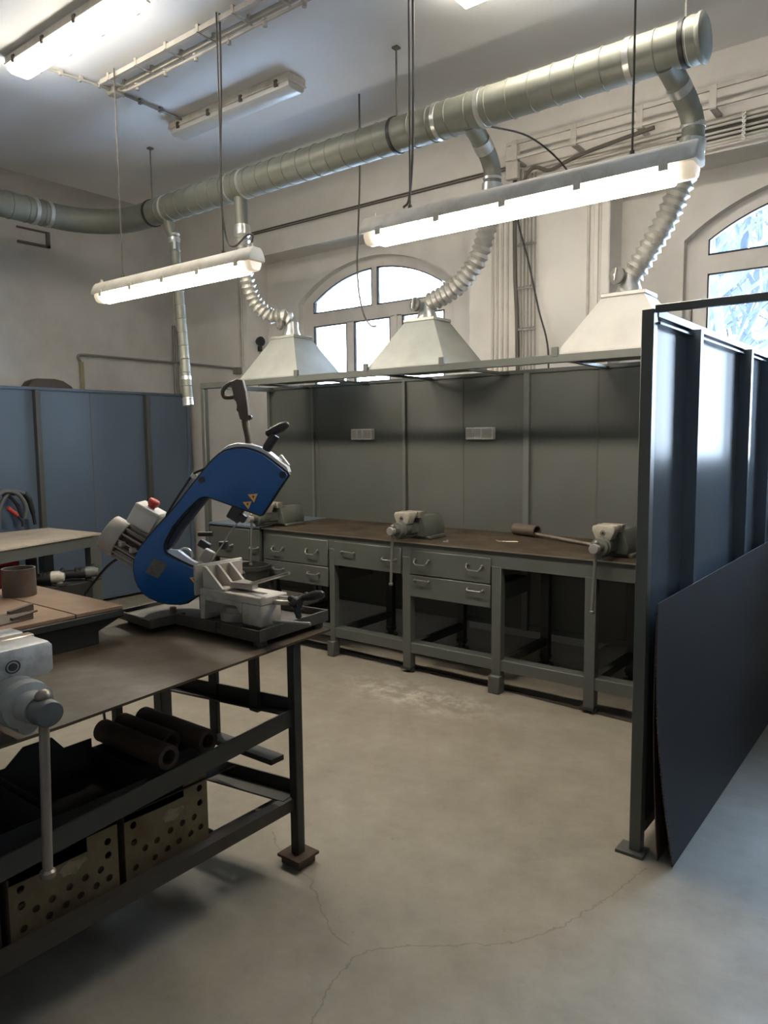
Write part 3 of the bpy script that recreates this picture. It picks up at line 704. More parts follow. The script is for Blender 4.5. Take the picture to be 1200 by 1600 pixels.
# ------------------------------------------------------------------ vises (local frame: +x points out of the bench)
def build_vise(label, mats, group, jw=0.064, jb=0.042):
    body_m, jaw_m, cap_m, rod_m = mats
    t = thing('bench_vise', label, 'vise', (0, 0, 0), group)
    b = MB()
    prof = [(-0.085, 0.02), (0.085, 0.02), (0.09, 0.065), (0.062, 0.14), (0.045, 0.155), (-0.045, 0.155), (-0.062, 0.14), (-0.09, 0.065)]
    b.prism([(-0.27, y, z) for y, z in prof], (0.24, 0, 0), 0.006)
    b.box(-0.25, -0.05, -0.11, 0.11, 0.0, 0.022, 0.004)
    part('body', b, body_m, t)
    b = MB(); b.prism([(-0.06, y, z) for y, z in ((-jw+0.01, 0.15), (jw-0.01, 0.15), (jw, 0.192), (-jw, 0.192))], (0.062, 0, 0), 0.004)
    part('fixed_jaw', b, jaw_m, t, 'worn pale jaw')
    b = MB(); b.box(-0.10, 0.09, -0.032, 0.032, 0.045, 0.115, 0.006); b.cyl((-0.12, 0, 0.035), (0.17, 0, 0.035), 0.02, 14)
    part('slide_bar', b, body_m, t)
    b = MB()
    b.prism([(0.045, y, z) for y, z in ((-jb, 0.118), (jb, 0.118), (jw, 0.165 if jb < jw*0.8 else 0.128), (jw, 0.184), (jw-0.008, 0.194), (-jw+0.008, 0.194), (-jw, 0.184), (-jw, 0.165 if jb < jw*0.8 else 0.128))], (0.075, 0, 0), 0.005)
    b.lathe((0.118, 0, 0.155), (1, 0, 0), [(0, 0.018), (0.004, 0.018), (0.004, 0.013)], 16)
    part('moving_jaw', b, jaw_m, t, 'worn pale moving jaw')
    b = MB(); b.lathe((0.116, 0, 0.155), (1, 0, 0), [(0, 0.015), (0.0066, 0.015), (0.007, 0.0145), (0.005, 0.009), (0.0085, 0.0085), (0.0087, 0.001)], 18); part('jaw_bolt', b, M['cableblack'], t, 'dark recessed bolt')
    b = MB()
    b.box(0.02, 0.044, -jw-0.002, jw+0.002, 0.168, 0.196, 0.003); part('jaw_plate', b, M['rod'], t, 'steel jaw plate')
    b = MB(); b.lathe((0.055, 0, 0.082), (1, 0, 0), [(0, 0.042), (0.055, 0.048), (0.062, 0.052), (0.082, 0.052), (0.085, 0.043), (0.098, 0.043), (0.101, 0.052), (0.122, 0.050), (0.126, 0.034), (0.165, 0.031)], 28)
    part('spindle_housing', b, body_m, t)
    b = MB(); b.lathe((0.19, 0, 0.082), (1, 0, 0), [(0, 0.022), (0.01, 0.028), (0.062, 0.028), (0.066, 0.025), (0.067, 0.005)], 24)
    part('spindle_head', b, cap_m, t)
    b = MB(); b.cyl((0.225, 0.004, 0.105), (0.232, -0.01, -0.265), 0.0095, 14)
    b.sph((0.225, 0.004, 0.112), 0.0155, 12); b.lathe((0.232, -0.01, -0.262), (0, 0, -1), [(0, 0.010), (0.004, 0.0145), (0.014, 0.0145), (0.02, 0.009)], 14)
    part('handle_bar', b, rod_m, t, 'bare steel handle bar hanging straight down')
    return t
bv = build_vise('grey bench vise in the middle of the rear workbench', (M['visedark'], M['jaw'], M['conduit_grey'], M['handle']), 'vises on the rear workbench')
bv.location = (-2.93, 4.09, 0.905); bv.rotation_euler.z = -PI/2
v2 = copy_tree(bv); v2.location = (-1.545, 4.09, 0.905); v2['label'] = 'grey bench vise at the right end of the rear workbench, near the screen post'
v3 = copy_tree(bv); v3.location = (-4.29, 4.09, 0.905); v3['label'] = 'grey bench vise at the left end of the rear workbench, behind the saw head'
fv = build_vise('silver-grey bench vise on the near table in the foreground', (M['visegrey'], M['jaw_silver'], M['hubcap'], M['rod_dark']), None, 0.083, 0.072)
fv.location = (-1.985, 0.852, 0.868); fv.scale = (1.28, 1.28, 1.13); fv.rotation_euler.z = 0.0

# tube and rod on the bench
b = MB(); b.pipe((-2.47, 4.70, 0.947), (-2.27, 4.64, 0.947), 0.040, 0.033, 22)
solo('steel_tube', b, M['tubebrown'], 'short thick brown tube lying on the rear workbench', 'tube', (-2.37, 4.66, 0.905))
b = MB(); b.tube([(-2.33, 4.655, 0.930), (-1.98, 4.51, 0.923), (-1.70, 4.40, 0.917)], 0.012, 12)
solo('steel_rod', b, M['rod'], 'long brown steel bar leading from the tube to the right vise', 'bar', (-2.0, 4.5, 0.905))
b = MB(); b.tube(catmull([(-2.42, 4.34, 0.909), (-2.38, 4.31, 0.909), (-2.33, 4.33, 0.909), (-2.27, 4.36, 0.909)], 5), 0.004, 8)
solo('metal_offcut', b, M['rod'], 'thin bent bright wire offcut on the bench by the brown tube', 'offcut', (-2.35, 4.33, 0.905))
b = MB(); b.tube([(-1.30, 4.55, 0.913), (-1.16, 4.47, 0.913)], 0.008, 10); b.cyl((-1.17, 4.475, 0.905), (-1.17, 4.475, 0.924), 0.013, 10)
solo('small_bolt', b, M['rod'], 'small rusty bolt on the bench right of the right vise', 'bolt', (-1.23, 4.5, 0.905))
b = MB(); b.cyl((-2.665, 4.12, 0.905), (-2.665, 4.12, 0.918), 0.008, 10); b.box(-2.69, -2.655, 4.105, 4.115, 0.905, 0.911)
solo('small_nut', b, M['galv_light'], 'tiny bright nut on the bench right of the middle vise', 'nut', (-2.665, 4.12, 0.905))

# power sockets on the back screen
def socket(x0, x1, widths, z0, label):
    t = thing('power_socket', label, 'socket', ((x0+x1)/2, 4.80, z0), 'sockets on the back screen')
    x = x0
    for i, w_ in enumerate(widths):
        b = MB(); b.box(x, x+w_-0.003, 4.755, 4.80, z0, z0+0.088, 0.004); s = part('module', b, M['socket'], t)
        b = MB(); b.box(x+0.008, x+w_-0.011, 4.751, 4.756, z0+0.008, z0+0.08, 0.002); part('cover_flap', b, M['offwhite'], s)
        x += w_
socket(-4.03, -3.805, (0.068, 0.058, 0.099), 1.583, 'beige socket box of three modules on the screen above the middle vise, left one')
socket(-2.916, -2.685, (0.068, 0.07, 0.095), 1.578, 'wide beige socket box on the back screen right of the middle stud')

# ------------------------------------------------------------------ right screen
rs = thing('side_screen', 'tall glossy grey sheet screen with dark studs on the right', 'screen', (-0.9, 2.75, 0))
b = MB(); b.box(-0.932, -0.888, 2.72, 2.765, 0.012, 2.046, 0.002); part('post', b, M['steel'], rs)
b = MB(); b.box(-0.975, -0.87, 2.69, 2.775, 0.0, 0.012); part('base_plate', b, M['steel'], rs)
b = MB(); b.box(-0.912, -0.906, 2.765, 5.24, 0.12, 2.02); part('sheet', b, M['screen_gloss'], rs)
b = MB(); b.box(-0.93, -0.885, 2.765, 5.24, 2.02, 2.05, 0.002); b.box(-0.906, -0.878, 2.765, 5.24, 1.995, 2.003); part('top_rail', b, M['screen_gloss'], rs)
for y in (3.20, 4.12, 4.62, 5.2):
    b = MB(); b.box(-0.906, -0.852, y-0.008, y+0.002, 0.1, 2.02); b.box(-0.906, -0.852, y+0.002, y+0.03, 0.1, 2.02)
    part('stud', b, M['screen_gloss'], rs)
b = MB(); b.box(-0.93, -0.886, 2.765, 5.24, 0.08, 0.12); part('bottom_rail', b, M['steel'], rs)
b = MB(); b.box(-0.93, -0.886, 5.19, 5.235, 0.0, 0.08); part('foot', b, M['steel'], rs)
b = MB(); b.box(-0.888, 1.9, 2.73, 2.76, 2.034, 2.060, 0.002); part('cross_bar', b, M['steel'], rs)
b = MB(); b.box(1.86, 1.9, 2.725, 2.765, 0, 2.034, 0.002); part('post', b, M['steel'], rs)

def leaning_sheet(x_top, x_bot, z_top, y0, y1, bulge, label, yshift=0.0):
    b = MB(); n, m = 12, 16; th = 0.004
    G = []
    for i in range(n+1):
        s = i/n; row = []
        for j in range(m+1):
            u = j/m
            x = x_bot + (x_top-x_bot)*s + bulge*math.sin(PI*s)*(1-0.6*u)*-1
            y = y0 + (y1-y0)*u - yshift*(1-s)
            row.append((x, y, 0.002 + z_top*s))
        G.append(row)
    for off in (0, th):
        V = [[b.bm.verts.new((p[0]+off, p[1], p[2])) for p in r] for r in G]
        for i in range(n):
            for j in range(m): b.bm.faces.new((V[i][j], V[i][j+1], V[i+1][j+1], V[i+1][j]))
        if off == 0: V0 = V
    for i in range(n):
        b.bm.faces.new((V0[i][0], V0[i+1][0], V[i+1][0], V[i][0])); b.bm.faces.new((V0[i][m], V[i][m], V[i+1][m], V0[i+1][m]))
    for j in range(m):
        b.bm.faces.new((V0[0][j], V[0][j], V[0][j+1], V0[0][j+1])); b.bm.faces.new((V0[n][j], V0[n][j+1], V[n][j+1], V[n][j]))
    return b
t = thing('steel_sheet', 'dark smooth steel sheet leaning on the right screen, outermost', 'sheet', (-0.77, 3.6, 0), 'sheets leaning on the right screen')
part('sheet_body', leaning_sheet(-0.846, -0.768, 0.985, 2.712, 5.02, 0.026, '', 0.0), M['raw_sheet'], t)
b = MB()
for k in range(70):
    s = k/69; b.box(-0.846+0.078*(1-s)-0.026*math.sin(PI*s)-0.0005, -0.846+0.078*(1-s)-0.026*math.sin(PI*s)+0.0048, 2.708, 2.7125+0.012*(1-s), 0.004+0.975*s, 0.011+0.975*s)
part('serrated_edge', b, M['rust'], t, 'rusty serrated cut edge')
t = thing('steel_sheet', 'brown-edged steel sheet leaning behind the outer sheet on the right screen', 'sheet', (-0.83, 3.6, 0), 'sheets leaning on the right screen')
part('sheet_body', leaning_sheet(-0.8515, -0.826, 0.95, 2.72, 4.90, 0.013, '', 0.0), M['rust'], t)

# ------------------------------------------------------------------ left screen, grey with daylight blue in its colour
ls = thing('side_screen', 'long grey sheet screen along the left wall, daylight blue put into its colour', 'screen', (-6.66, 3.0, 0))
b = MB(); b.box(-6.664, -6.658, 0.6, 5.14, 0.03, 2.07); part('sheet', b, M['screen_daylit_blue'], ls)
b = MB(); b.box(-6.68, -6.64, 0.6, 5.15, 2.06, 2.085, 0.002); part('top_rail', b, M['screen_daylit_blue'], ls)
for y in (1.3, 2.37, 3.43, 4.585):
    b = MB(); b.box(-6.658, -6.60, y-0.012, y+0.035, 0.06, 2.06, 0.002); part('stud', b, M['steel'], ls)
b = MB(); b.box(-6.658, -6.655, 3.98, 3.988, 0.07, 2.05); part('seam', b, M['traydark'], ls)
b = MB(); b.box(-6.68, -6.645, 0.6, 5.15, 0.03, 0.065, 0.002); part('bottom_rail', b, M['screen_daylit_blue'], ls)
b = MB(); b.box(-6.69, -6.645, 5.11, 5.15, 0.0, 2.07, 0.002); part('end_post', b, M['screen_daylit_blue'], ls)
b = MB(); b.box(-6.69, -6.65, 0.6, 0.64, 0.0, 2.06, 0.002); part('end_post', b, M['screen_daylit_blue'], ls)

# brown hood-shaped object behind it
t = thing('rounded_cover', 'brown rounded cover peeping over the top of the left screen', 'cover', (-6.83, 3.66, 1.0))
b = MB()
prof = [(3.44, 1.95), (3.45, 2.10), (3.49, 2.15), (3.55, 2.175), (3.72, 2.18), (3.80, 2.165), (3.88, 2.12), (3.93, 2.05), (3.94, 1.95)]
b.prism([(-6.78, y, z) for y, z in prof], (-0.16, 0, 0), 0.02); part('cover_shell', b, M['brownhood'], t)
b = MB(); b.box(-6.88, -6.84, 3.5, 3.54, 0, 1.96); b.box(-6.88, -6.84, 3.84, 3.88, 0, 1.96); part('stand', b, M['darksteel'], t)

# left wall bits
t = thing('junction_plate', 'flat beige cover plate high on the left wall under the ceiling', 'cover plate', (XL, 3.57, 3.9))
b = MB(); b.box(XL, XL+0.03, 3.46, 3.68, 3.76, 3.885, 0.004); part('plate', b, M['conduit'], t)
b = MB(); b.cyl((XL+0.028, 3.58, 3.83), (XL+0.034, 3.58, 3.83), 0.012, 10); part('screw', b, M['cableblack'], t)
t = thing('air_pipe', 'thin grey pipe running across the left corner with an olive riser', 'pipe', (-6.95, 4.14, 2.0))
b = MB(); b.tube(catmull([(XL+0.035, 4.12, 2.38), (XL+0.035, 4.09, 2.43), (XL+0.035, 4.13, 2.452), (XL+0.035, 4.3, 2.455)], 5)+[(XL+0.035, 5.20, 2.456), (XL+0.07, 5.25, 2.456), (-5.99, 5.25, 2.325)], 0.012, 10); part('pipe_run', b, M['conduit_grey'], t)
b = MB(); b.cyl((XL+0.035, 4.125, 2.38), (XL+0.035, 4.135, 0.0), 0.022, 14); part('riser', b, M['greenhose'], t, 'olive green riser')
b = MB(); b.box(-6.02, -5.93, 5.22, 5.28, 2.27, 2.335, 0.006); part('tap_block', b, M['galv'], t)
b = MB(); b.cyl((XL+0.04, YB-0.03, 0), (XL+0.04, YB-0.03, 2.86), 0.018, 12); b.cyl((XL+0.075, YB-0.03, 0), (XL+0.075, YB-0.03, 2.82), 0.010, 10)
solo('corner_pipe', b, M['conduit_grey'], 'dark vertical pipe in the far left corner behind the hanging pipe', 'pipe', (XL+0.05, YB-0.03, 0))
b = MB(); b.cyl((-5.905, YB-0.014, 2.34), (-5.905, YB-0.014, 3.15), 0.012, 10); b.cyl((-5.94, YB-0.014, 2.34), (-5.94, YB-0.014, 3.3), 0.010, 10)
solo('wall_conduit', b, M['conduit'], 'pair of thin painted conduits left of the left window niche', 'conduit', (-5.92, YB, 2.3))
t = thing('wall_fitting', 'small dark round fitting with a dangling wire on the left window niche', 'fitting', (-5.82, 5.42, 2.58))
b = MB(); b.lathe((-5.838, 5.42, 2.60), (1, -0.2, 0), [(0, 0.03), (0.03, 0.045), (0.06, 0.05), (0.065, 0.03)], 18); part('disc', b, M['cableblack'], t)
b = MB(); b.box(-5.83, -5.79, 5.40, 5.44, 2.50, 2.555, 0.006); part('lower_block', b, M['cableblack'], t)
b = MB(); b.tube(catmull([(-5.81, 5.42, 2.50), (-5.815, 5.41, 2.4), (-5.825, 5.40, 2.28), (-5.83, 5.41, 2.14)], 5), 0.003, 6); part('wire', b, M['cable'], t)

# back wall services
b = MB(); b.cyl((-5.76, YB-0.012, 3.645), (-2.86, YB-0.012, 3.645), 0.008, 8); b.cyl((-5.76, YB-0.012, 3.625), (-2.86, YB-0.012, 3.625), 0.006, 8); b.cyl((-2.86, YB-0.012, 3.665), (-2.86, YB-0.012, 3.60), 0.01, 8)
solo('lintel_conduit', b, M['cable'], 'thin dark conduit running along the wall above the left window niche', 'conduit', (-4.3, YB, 3.645))
tr = thing('cable_tray', 'long pale ladder cable tray on the back wall above the lamps', 'cable tray', (-1.5, 5.2, 3.7))
b = MB(); b.box(-2.79, XR-0.02, YB-0.16, YB-0.145, 3.735, 3.76); b.box(-2.79, XR-0.02, YB-0.16, YB-0.145, 3.63, 3.65); part('side_rail', b, M['conduit'], tr)
b = MB(); b.box(-2.79, XR-0.02, YB-0.03, YB-0.015, 3.70, 3.72); part('side_rail', b, M['conduit'], tr)
for k in range(9):
    x = -2.72+0.46*k
    b = MB(); b.box(x-0.022, x+0.022, YB-0.166, YB-0.16, 3.625, 3.765); b.box(x-0.02, x+0.02, YB-0.16, YB, 3.62, 3.632); part('bracket', b, M['conduit'], tr)
b = MB(); b.box(-2.80, -2.70, YB-0.15, YB-0.11, 3.50, 3.74, 0.004); part('tray_end', b, M['conduit'], tr)
for k, (z, x0) in enumerate(((3.585, -2.70), (3.555, -2.66), (3.52, -2.60), (3.49, -2.55), (3.465, -2.5), (3.44, -2.45))):
    b = MB(); b.cyl((x0, YB-0.03-0.012*(k % 2), z), (XR-0.02, YB-0.03-0.012*(k % 2), z), 0.0085 if k else 0.013, 8)
    solo('wall_conduit', b, M['conduit'], ['thick pale conduit right under the cable tray', 'second pale conduit under the cable tray', 'third conduit under the cable tray, in the dark band', 'fourth conduit under the cable tray', 'fifth conduit under the cable tray, above the lowest', 'lowest conduit along the lintel edge of the right niche'][k], 'conduit', (0, YB, z), 'horizontal conduits under the cable tray')
b = MB(); b.box(-1.6, XR-0.02, YB-0.012, YB, 3.475, 3.60); solo('dark_wall_strip', b, M['traydark'], 'dark strip on the wall behind the horizontal conduits', 'board', (1.5, YB, 3.5))  # flat dark strip laid over the dark zone behind the conduits
for x in (-1.18, 0.7):
    b = MB()
    for z in (3.59, 3.565, 3.54, 3.515, 3.49, 3.465, 3.44): b.lathe((x, YB-0.05, z), (0, -1, 0), [(0, 0.012), (0.012, 0.012), (0.012, 0.006), (0, 0.006)], 10, close=True)
    b.box(x-0.004, x+0.004, YB-0.052, YB-0.046, 3.43, 3.60)
    solo('conduit_clip', b, M['white'], ['row of small white clips on the conduits left in the right niche', 'row of small white clips on the conduits far right'][0 if x < 0 else 1], 'clip', (x, YB, 3.5))
vb = thing('cable_bundle', 'bundle of grey vertical cables with clips on the wall pier', 'cables', (-2.69, YB, 1.0))
b = MB(); b.tube(catmull([(-2.785, YB-0.03, 3.60), (-2.782, YB-0.03, 3.2), (-2.772, YB-0.035, 2.8), (-2.755, YB-0.03, 2.4), (-2.735, YB-0.03, 1.2)], 6), 0.016, 10); part('thick_cable', b, M['cable'], vb, 'thick dark cable')
for k in range(5):
    x = -2.735+0.030*k
    b = MB(); b.tube([(x, YB-0.022, 3.60), (x+0.002, YB-0.022, 2.9), (x+0.006, YB-0.022, 2.3), (x+0.01, YB-0.022, 1.2)], 0.007, 8); part('cable', b, M['conduit_grey'], vb)
for z in (3.04, 2.72, 2.41):
    b = MB(); b.bar((-2.755, YB-0.034, z), (-2.60, YB-0.034, z), 0.012, 0.012)
    for k in range(5): b.sph((-2.735+0.03*k, YB-0.036, z+0.008), 0.010, 8)
    part('cable_clip', b, M['conduit_grey'], vb)
b = MB(); b.tube(catmull([(-2.76, YB-0.05, 3.4), (-2.74, YB-0.05, 3.2), (-2.66, YB-0.05, 2.93), (-2.57, YB-0.045, 2.55), (-2.50, YB-0.04, 2.3), (-2.485, YB-0.04, 2.05), (-2.485, YB-0.04, 1.3)], 6), 0.007, 8); part('loose_cable', b, M['cableblack'], vb, 'thin dark cable crossing the bundle')
b = MB(); b.cyl((-2.20, YB-0.012, 1.3), (-2.20, YB-0.012, 3.36), 0.010, 10); b.cyl((-2.20, YB-0.012, 3.24), (-2.20, YB-0.012, 3.30), 0.014, 10)
solo('wall_conduit', b, M['conduit'], 'single painted vertical conduit on the pier left of the right window niche', 'conduit', (-2.2, YB, 1.3))
b = MB(); b.tube(catmull([(-2.30, 3.98, 3.41), (-2.24, 4.4, 3.46), (-2.20, 4.8, 3.40), (-2.22, 5.15, 3.30)], 6), 0.006, 8)
solo('loose_cable', b, M['cableblack'], 'black cable looping from the duct to the wall beside the middle branch', 'cable', (-2.3, 4.0, 3.4))
b = MB(); b.tube(catmull([(-2.62, 5.05, 3.40), (-2.60, 5.1, 3.50), (-2.56, 5.14, 3.545), (-2.45, 5.14, 3.50), (-2.3, 5.13, 3.53), (-2.1, 5.12, 3.56), (-1.7, 5.12, 3.60)], 6), 0.014, 8)
solo('loose_cable', b, M['cable'], 'brown tangled cable lying along the tray behind the right lamp', 'cable', (-2.4, 5.1, 3.5))

# loose hanging cable in front of the left window
b = MB(); b.tube(catmull([(-3.52, 4.3, ZC), (-3.523, 4.3, 3.5), (-3.55, 4.3, 3.05), (-3.56, 4.3, 2.86), (-3.545, 4.3, 2.65), (-3.50, 4.3, 2.49), (-3.44, 4.3, 2.41), (-3.388, 4.3, 2.398)], 6), 0.0065, 8); b.tube([(-3.388, 4.3, 2.398), (-3.37, 4.3, 2.405)], 0.003, 6)
solo('hanging_cable', b, M['cable'], 'loose cable dangling from the ceiling in front of the left window', 'cable', (-3.52, 4.3, 2.4))

# ------------------------------------------------------------------ lamps
def hung_lamp(x0, x1, wires, label, pw):
    y, z = 3.0, 2.605
    t = thing('hanging_lamp', label, 'lamp', ((x0+x1)/2, y, z), 'hanging fluorescent lamps')
    b = MB()
    pr = [(-0.062, 0.0), (-0.062, 0.022), (-0.045, 0.06), (-0.028, 0.078), (0.028, 0.078), (0.045, 0.06), (0.062, 0.022), (0.062, 0.0)]
    b.prism([(x0, y+py, z+pz) for py, pz in pr], (x1-x0, 0, 0), 0.012); part('housing', b, M['lampbody'], t)
    b = MB(); pr2 = [(-0.054, 0.0), (-0.054, -0.02), (-0.04, -0.05), (-0.02, -0.062), (0.02, -0.062), (0.04, -0.05), (0.054, -0.02), (0.054, 0.0)]
    b.prism([(x0+0.10, y+py, z+pz) for py, pz in pr2], (x1-x0-0.20, 0, 0)); part('lit_diffuser', b, M['lamp'], t, 'brightly lit diffuser')
    for xx, d in ((x0+0.012, 1), (x1-0.012, -1)):
        b = MB(); b.prism([(xx, y+py*0.85, z+pz*0.85) for py, pz in pr2], (d*0.087, 0, 0), 0.012); part('diffuser_end', b, M['lamp_end'], t, 'dimmer frosted diffuser end')
    for k in range(5):
        x = x0+0.12+(x1-x0-0.24)*k/4
        for s in (-1, 1):
            b = MB(); b.box(x-0.018, x+0.018, y+s*0.058-0.008, y+s*0.058+0.008, z-0.022, z+0.02, 0.003); part('clip', b, M['lampbody'], t)
    for x in wires:
        b = MB(); b.cyl((x, y, z+0.07), (x, y, ZC), 0.0045, 8); b.cyl((x, y, z+0.07), (x, y, z+0.10), 0.010, 8); part('suspension_wire', b, M['cable'], t)
    if pw:
        b = MB(); b.tube(catmull(pw, 6), 0.006, 8); part('power_cable', b, M['cable'], t)
    for xx in (x0+0.05, x1-0.05):
        b = MB(); b.lathe((xx, y, z+0.075), (0, 0, 1), [(0, 0.018), (0.012, 0.018), (0.014, 0.010), (0.03, 0.010)], 12); part('gland', b, M['lampbody'], t)
hung_lamp(-4.84, -3.215, (-4.535, -3.505), 'lit fluorescent lamp hanging low on the left, above the saw', [(-3.50, 3.02, ZC), (-3.52, 3.03, 3.6), (-3.545, 3.03, 3.2), (-3.53, 3.02, 2.95), (-3.48, 3.01, 2.76), (-3.40, 3.0, 2.715), (-3.30, 3.0, 2.76), (-3.25, 3.0, 2.75), (-3.265, 3.0, 2.70)])
hung_lamp(-2.42, -0.82, (-2.15, -1.08), 'lit fluorescent lamp hanging on the right, in front of the middle hose', [(-2.145, 3.02, ZC), (-2.14, 3.02, 3.5), (-2.142, 3.015, 3.0), (-2.16, 3.01, 2.75), (-2.19, 3.0, 2.70)])

def ceiling_lamp(x0, x1, yc, lit, label, zdrop=0.10):
    t = thing('ceiling_lamp', label, 'lamp', ((x0+x1)/2, yc, ZC), 'ceiling fluorescent lamps')
    hw = 0.085
    b = MB(); b.box(x0, x1, yc-hw, yc+hw, ZC-0.055, ZC, 0.010); b.box(x0+0.004, x1-0.004, yc-hw-0.006, yc+hw+0.006, ZC-0.058, ZC-0.046, 0.003); part('housing', b, M['lampbody'], t)
    b = MB(); pr = [(-hw+0.006, -0.055), (-hw+0.012, -0.085), (-hw+0.035, -zdrop), (hw-0.035, -zdrop), (hw-0.012, -0.085), (hw-0.006, -0.055)]
    b.prism([(x0+0.012, yc+py, ZC+pz) for py, pz in pr], (x1-x0-0.024, 0, 0), 0.006)
    part('lit_diffuser' if lit else 'unlit_diffuser', b, M['lamp_ceiling'] if lit else M['lampoff'], t)
    for k in range(4):
        x = x0+0.12+(x1-x0-0.24)*k/3
        for s in (-1, 1):
            b = MB(); b.box(x-0.015, x+0.015, yc+s*(hw+0.004)-0.007, yc+s*(hw+0.004)+0.007, ZC-0.075, ZC-0.03, 0.003); part('clip', b, M['cable'], t)
ceiling_lamp(-4.93, -3.63, 2.56, True, 'lit ceiling lamp at the top left corner of the picture')
ceiling_lamp(-4.96, -3.66, 3.82, False, 'unlit ceiling lamp with a grimy clear diffuser')
ceiling_lamp(-2.29, -0.99, 3.66, True, 'lit ceiling lamp cut off at the top edge above the duct')

b = MB(); b.cyl((-4.84, 2.66, ZC-0.02), (-4.78, 3.12, ZC-0.02), 0.010, 8)
for k in range(3): b.box(-4.835+0.018*k, -4.805+0.018*k, 2.78+0.13*k, 2.80+0.13*k, ZC-0.035, ZC)
solo('ceiling_conduit', b, M['conduit'], 'short clipped conduit from the lit corner lamp to the junction box', 'conduit', (-4.8, 2.9, ZC))
b = MB(); b.cyl((-4.775, 3.22, ZC-0.02), (-4.80, 3.735, ZC-0.02), 0.010, 8)
for k in range(2): b.box(-4.80, -4.77, 3.36+0.17*k, 3.38+0.17*k, ZC-0.035, ZC)
solo('ceiling_conduit', b, M['conduit_grey'], 'short conduit from the junction box to the unlit lamp', 'conduit', (-4.78, 3.5, ZC))
t = thing('junction_box', 'small cream junction box on the ceiling between two lamps', 'junction box', (-4.78, 3.165, ZC))
b = MB(); b.box(-4.825, -4.735, 3.12, 3.21, ZC-0.05, ZC, 0.010); part('box_body', b, M['conduit'], t)
for dx, dy in ((0.06, 0), (-0.06, 0), (0, 0.06), (0, -0.06)):
    b = MB(); b.cyl((-4.78+dx*0.7, 3.165+dy*0.7, ZC-0.025), (-4.78+dx*1.15, 3.165+dy*1.15, ZC-0.025), 0.013, 10); part('gland', b, M['conduit'], t)
lt = thing('ceiling_tray', 'narrow cream cable ladder fixed to the ceiling', 'cable tray', (-3.6, 3.09, ZC))
for y in (3.02, 3.14):
    b = MB(); b.box(-4.72 if y < 3.1 else -4.68, -1.0, y-0.011, y+0.011, ZC-0.045, ZC-0.015); part('side_rail', b, M['conduit'], lt)
for k in range(12):
    x = -4.62+0.31*k
    b = MB(); b.box(x-0.006, x+0.006, 3.0, 3.16, ZC-0.05, ZC-0.045); b.box(x-0.012, x+0.012, 3.005, 3.035, ZC-0.045, ZC); b.box(x-0.010, x+0.010, 3.125, 3.15, ZC-0.045, ZC); part('rung', b, M['conduit'], lt)
b = MB(); b.tube(catmull([(-4.73, 3.165, ZC-0.025), (-4.6, 3.155, ZC-0.06), (-4.3, 3.165, ZC-0.055), (-3.9, 3.16, ZC-0.06), (-3.4, 3.165, ZC-0.055), (-2.6, 3.16, ZC-0.06), (-1.0, 3.16, ZC-0.055)], 6), 0.009, 8); part('cable', b, M['conduit'], lt)
for k in range(6):
    b = MB(); b.lathe((-4.52+0.31*k, 3.165, ZC-0.085), (0, 0, 1), [(0, 0.013), (0.03, 0.013), (0.032, 0.02), (0.04, 0.02)], 12); part('cable_clip', b, M['conduit'], lt)

# ------------------------------------------------------------------ near table
XT0, XT1, YT0, YT1, ZT = -2.62, -1.885, -0.6, 2.085, 0.868
nt_ = thing('work_table', 'dark steel work table carrying the band saw in the foreground', 'table', (-2.25, 1.2, 0))
b = MB(); b.prism([(XT0, YT0, ZT-0.008), (-1.78, YT0, ZT-0.008), (-1.80, 0.96, ZT-0.008), (XT1, YT1, ZT-0.008), (XT0, YT1, ZT-0.008)], (0, 0, 0.008)); part('tabletop', b, M['plate'], nt_, 'brown worn steel plate top')
ZU = ZT-0.008
def tleg(x, y, w_=0.0195):
    b = MB(); b.box(x-w_, x+w_, y-w_, y+w_, 0.04, ZU, 0.003); lg = part('leg', b, M['darksteel'], nt_)
    p = MB(); p.box(x-0.058, x+0.058, y-0.055, y+0.055, 0.03, 0.042, 0.002); p.box(x-0.05, x+0.05, y-0.045, y+0.045, 0.0, 0.03, 0.006); part('leg_foot', p, M['rust'], lg, 'rusty foot pad')
tleg(-1.905, 1.905); tleg(-2.585, 1.81, 0.027); tleg(-1.905, -0.45); tleg(-2.585, -0.45)
b = MB(); b.bar((-2.56, 1.815, 0.575), (-1.92, 1.905, 0.578), 0.05, 0.006); b.bar((-2.56, 1.84, 0.60), (-1.92, 1.93, 0.603), 0.006, 0.05); part('cross_rail', b, M['darksteel'], nt_)
b = MB(); b.bar((-2.56, 1.795, 0.261), (-1.92, 1.885, 0.261), 0.085, 0.006); b.bar((-2.56, 1.837, 0.285), (-1.92, 1.927, 0.285), 0.006, 0.05); part('cross_rail', b, M['darksteel'], nt_)
b = MB(); b.bar((-1.905, 1.89, 0.574), (-1.905, 0.82, 0.498), 0.008, 0.064); b.bar((-1.93, 1.89, 0.545), (-1.93, 0.82, 0.469), 0.05, 0.006); b.bar((-1.905, 0.82, 0.498), (-1.905, -0.44, 0.42), 0.008, 0.064); part('side_rail', b, M['darksteel'], nt_)
b = MB(); b.box(-1.94, -1.90, -0.45, 1.89, 0.216, 0.262); b.box(-2.02, -1.94, -0.45, 1.89, 0.216, 0.222); part('lower_rail', b, M['railrust'], nt_, 'dirty brown lower rail')
b = MB(); b.box(-2.60, -2.56, -0.45, 1.80, 0.216, 0.262); part('back_rail', b, M['darksteel'], nt_)
for z in (0.5, 0.216):
    b = MB(); b.box(-2.56, -1.94, -0.47, -0.43, z, z+0.04); part('cross_rail', b, M['darksteel'], nt_)
